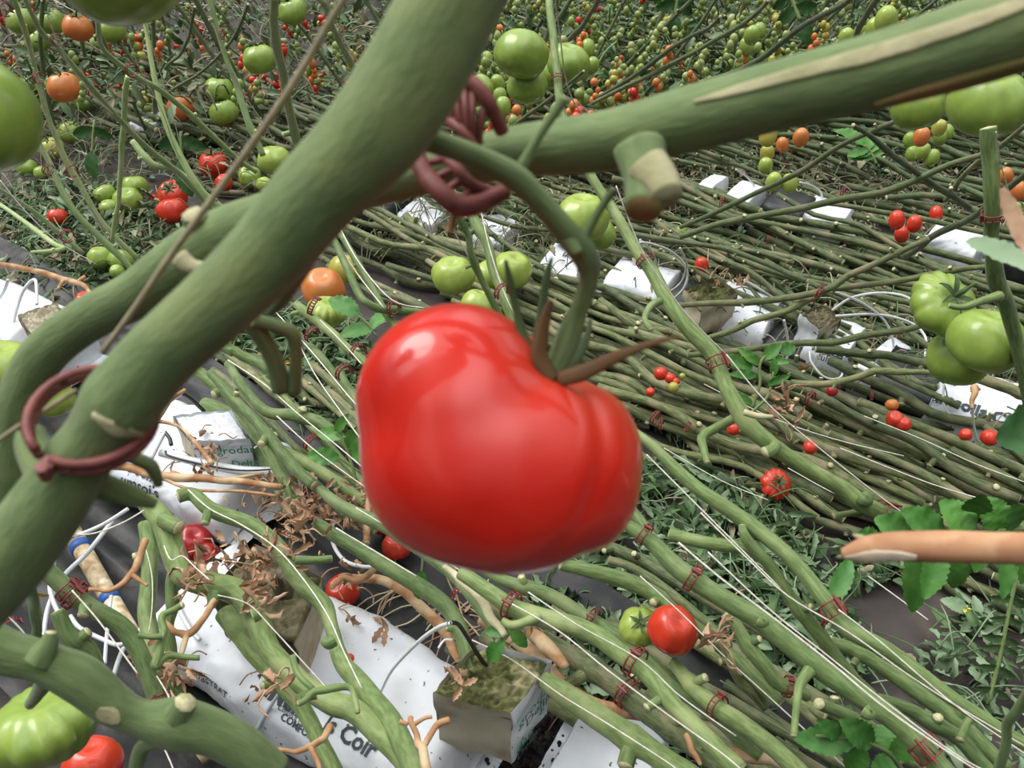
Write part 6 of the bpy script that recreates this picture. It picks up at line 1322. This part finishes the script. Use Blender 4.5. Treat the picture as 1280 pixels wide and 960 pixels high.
def farstuff(label, box, n, cols, r0, r1, d0, d1, seed, sub):
    rn = random.Random(seed); mb = MB()
    for k in range(n):
        x = rn.uniform(box[0], box[2]); y = rn.uniform(box[1], box[3]); d_ = rn.uniform(d0, d1); p = at(x, y, d_)
        if p.z < .03: p = at(x, y, (CAMH-rn.uniform(.03, .3))/-ray(x, y).z)
        mi = 0; u = rn.random()
        for j, (c, w) in enumerate(cols):
            if u < w: mi = j; break
            u -= w
        m = rn.randint(2, 5); p2 = p.copy()
        for i in range(m):
            r = rn.uniform(r0, r1); sx = rn.uniform(1.0, 1.4)
            mb.grid([[p2+Vector((math.cos(a)*math.sin(t)*r, math.sin(a)*math.sin(t)*r, math.cos(t)*r*sx)) for a in [q*.785 for q in range(8)]] for t in (.02, .5, 1.05, 1.57, 2.1, 2.6, 3.12)], mi, True)
            p2 = p2+Vector((rn.uniform(-1.3, 1.3)*r, rn.uniform(-1, 1)*r, -r*rn.uniform(1.1, 1.9)))
    solo(sub, mb, [T[c] for c, _ in cols], label, 'tomatoes', kind='stuff')
farstuff('countless tiny green and ripening tomatoes on the farthest vines, top centre and right', (540, -40, 1300, 105), 760, [('fargreen', .45), ('farpale', .38), ('yellow', .07), ('orange', .06), ('red', .04)], .005, .0088, 2.1, 3.6, 4, 'far_tomatoes')
farstuff('countless tiny ripe and green tomatoes on the farthest vines, top left', (-20, -30, 500, 110), 120, [('fargreen', .5), ('orange', .2), ('red', .18), ('yellow', .12)], .005, .008, 2.1, 3.4, 5, 'far_tomatoes')
farstuff('scattered tiny tomatoes hanging just above the thick vine at right', (560, 100, 820, 165), 50, [('fargreen', .5), ('red', .25), ('orange', .25)], .008, .011, 1.9, 2.4, 6, 'far_tomatoes')
def farleaves(label, box, n, d0, d1, seed, mats, size=(.03, .07)):
    rn = random.Random(seed); mb = MB()
    for k in range(n):
        x = rn.uniform(box[0], box[2]); y = rn.uniform(box[1], box[3]); p = at(x, y, rn.uniform(d0, d1))
        if p.z < .03: p = at(x, y, (CAMH-rn.uniform(.03, .2))/-ray(x, y).z)
        s = rn.uniform(*size)
        if rn.random() < .45: 
            v = Vector((rn.uniform(-1, 1), rn.uniform(-.5, .5), rn.uniform(-.8, 1))); mb.tube(*smooth_path([p, p+v*s*.8+Vector((0, 0, .01)), p+v*s*1.8], [.0022, .002, .0015], 3), 5, rn.randrange(len(mats)))
        else: leaflet(mb, p, Vector((rn.uniform(-1, 1), rn.uniform(-.6, .3), rn.uniform(-1.1, .2))), Vector((rn.uniform(-.5, .5), -.8, .6)), s, s*.42, rn.randrange(len(mats)), n=6, droop=rn.uniform(0, 1.2), fold=rn.uniform(0, .5), seed=k)
    solo('far_foliage', mb, mats, label, 'foliage', kind='stuff')
farleaves('far green foliage behind the dense fruits along the top edge', (520, -60, 1320, 110), 2600, 2.3, 3.9, 7, [M_WILT, M_LEAFD, M_WILT2, M_DARK, M_WILT2], (.02, .05))
farleaves('far dull foliage and thin stalks along the top left', (-40, -60, 540, 130), 1900, 2.2, 3.8, 8, [M_WILT, M_STRAWD, M_WILT2, M_DARK], (.02, .045))
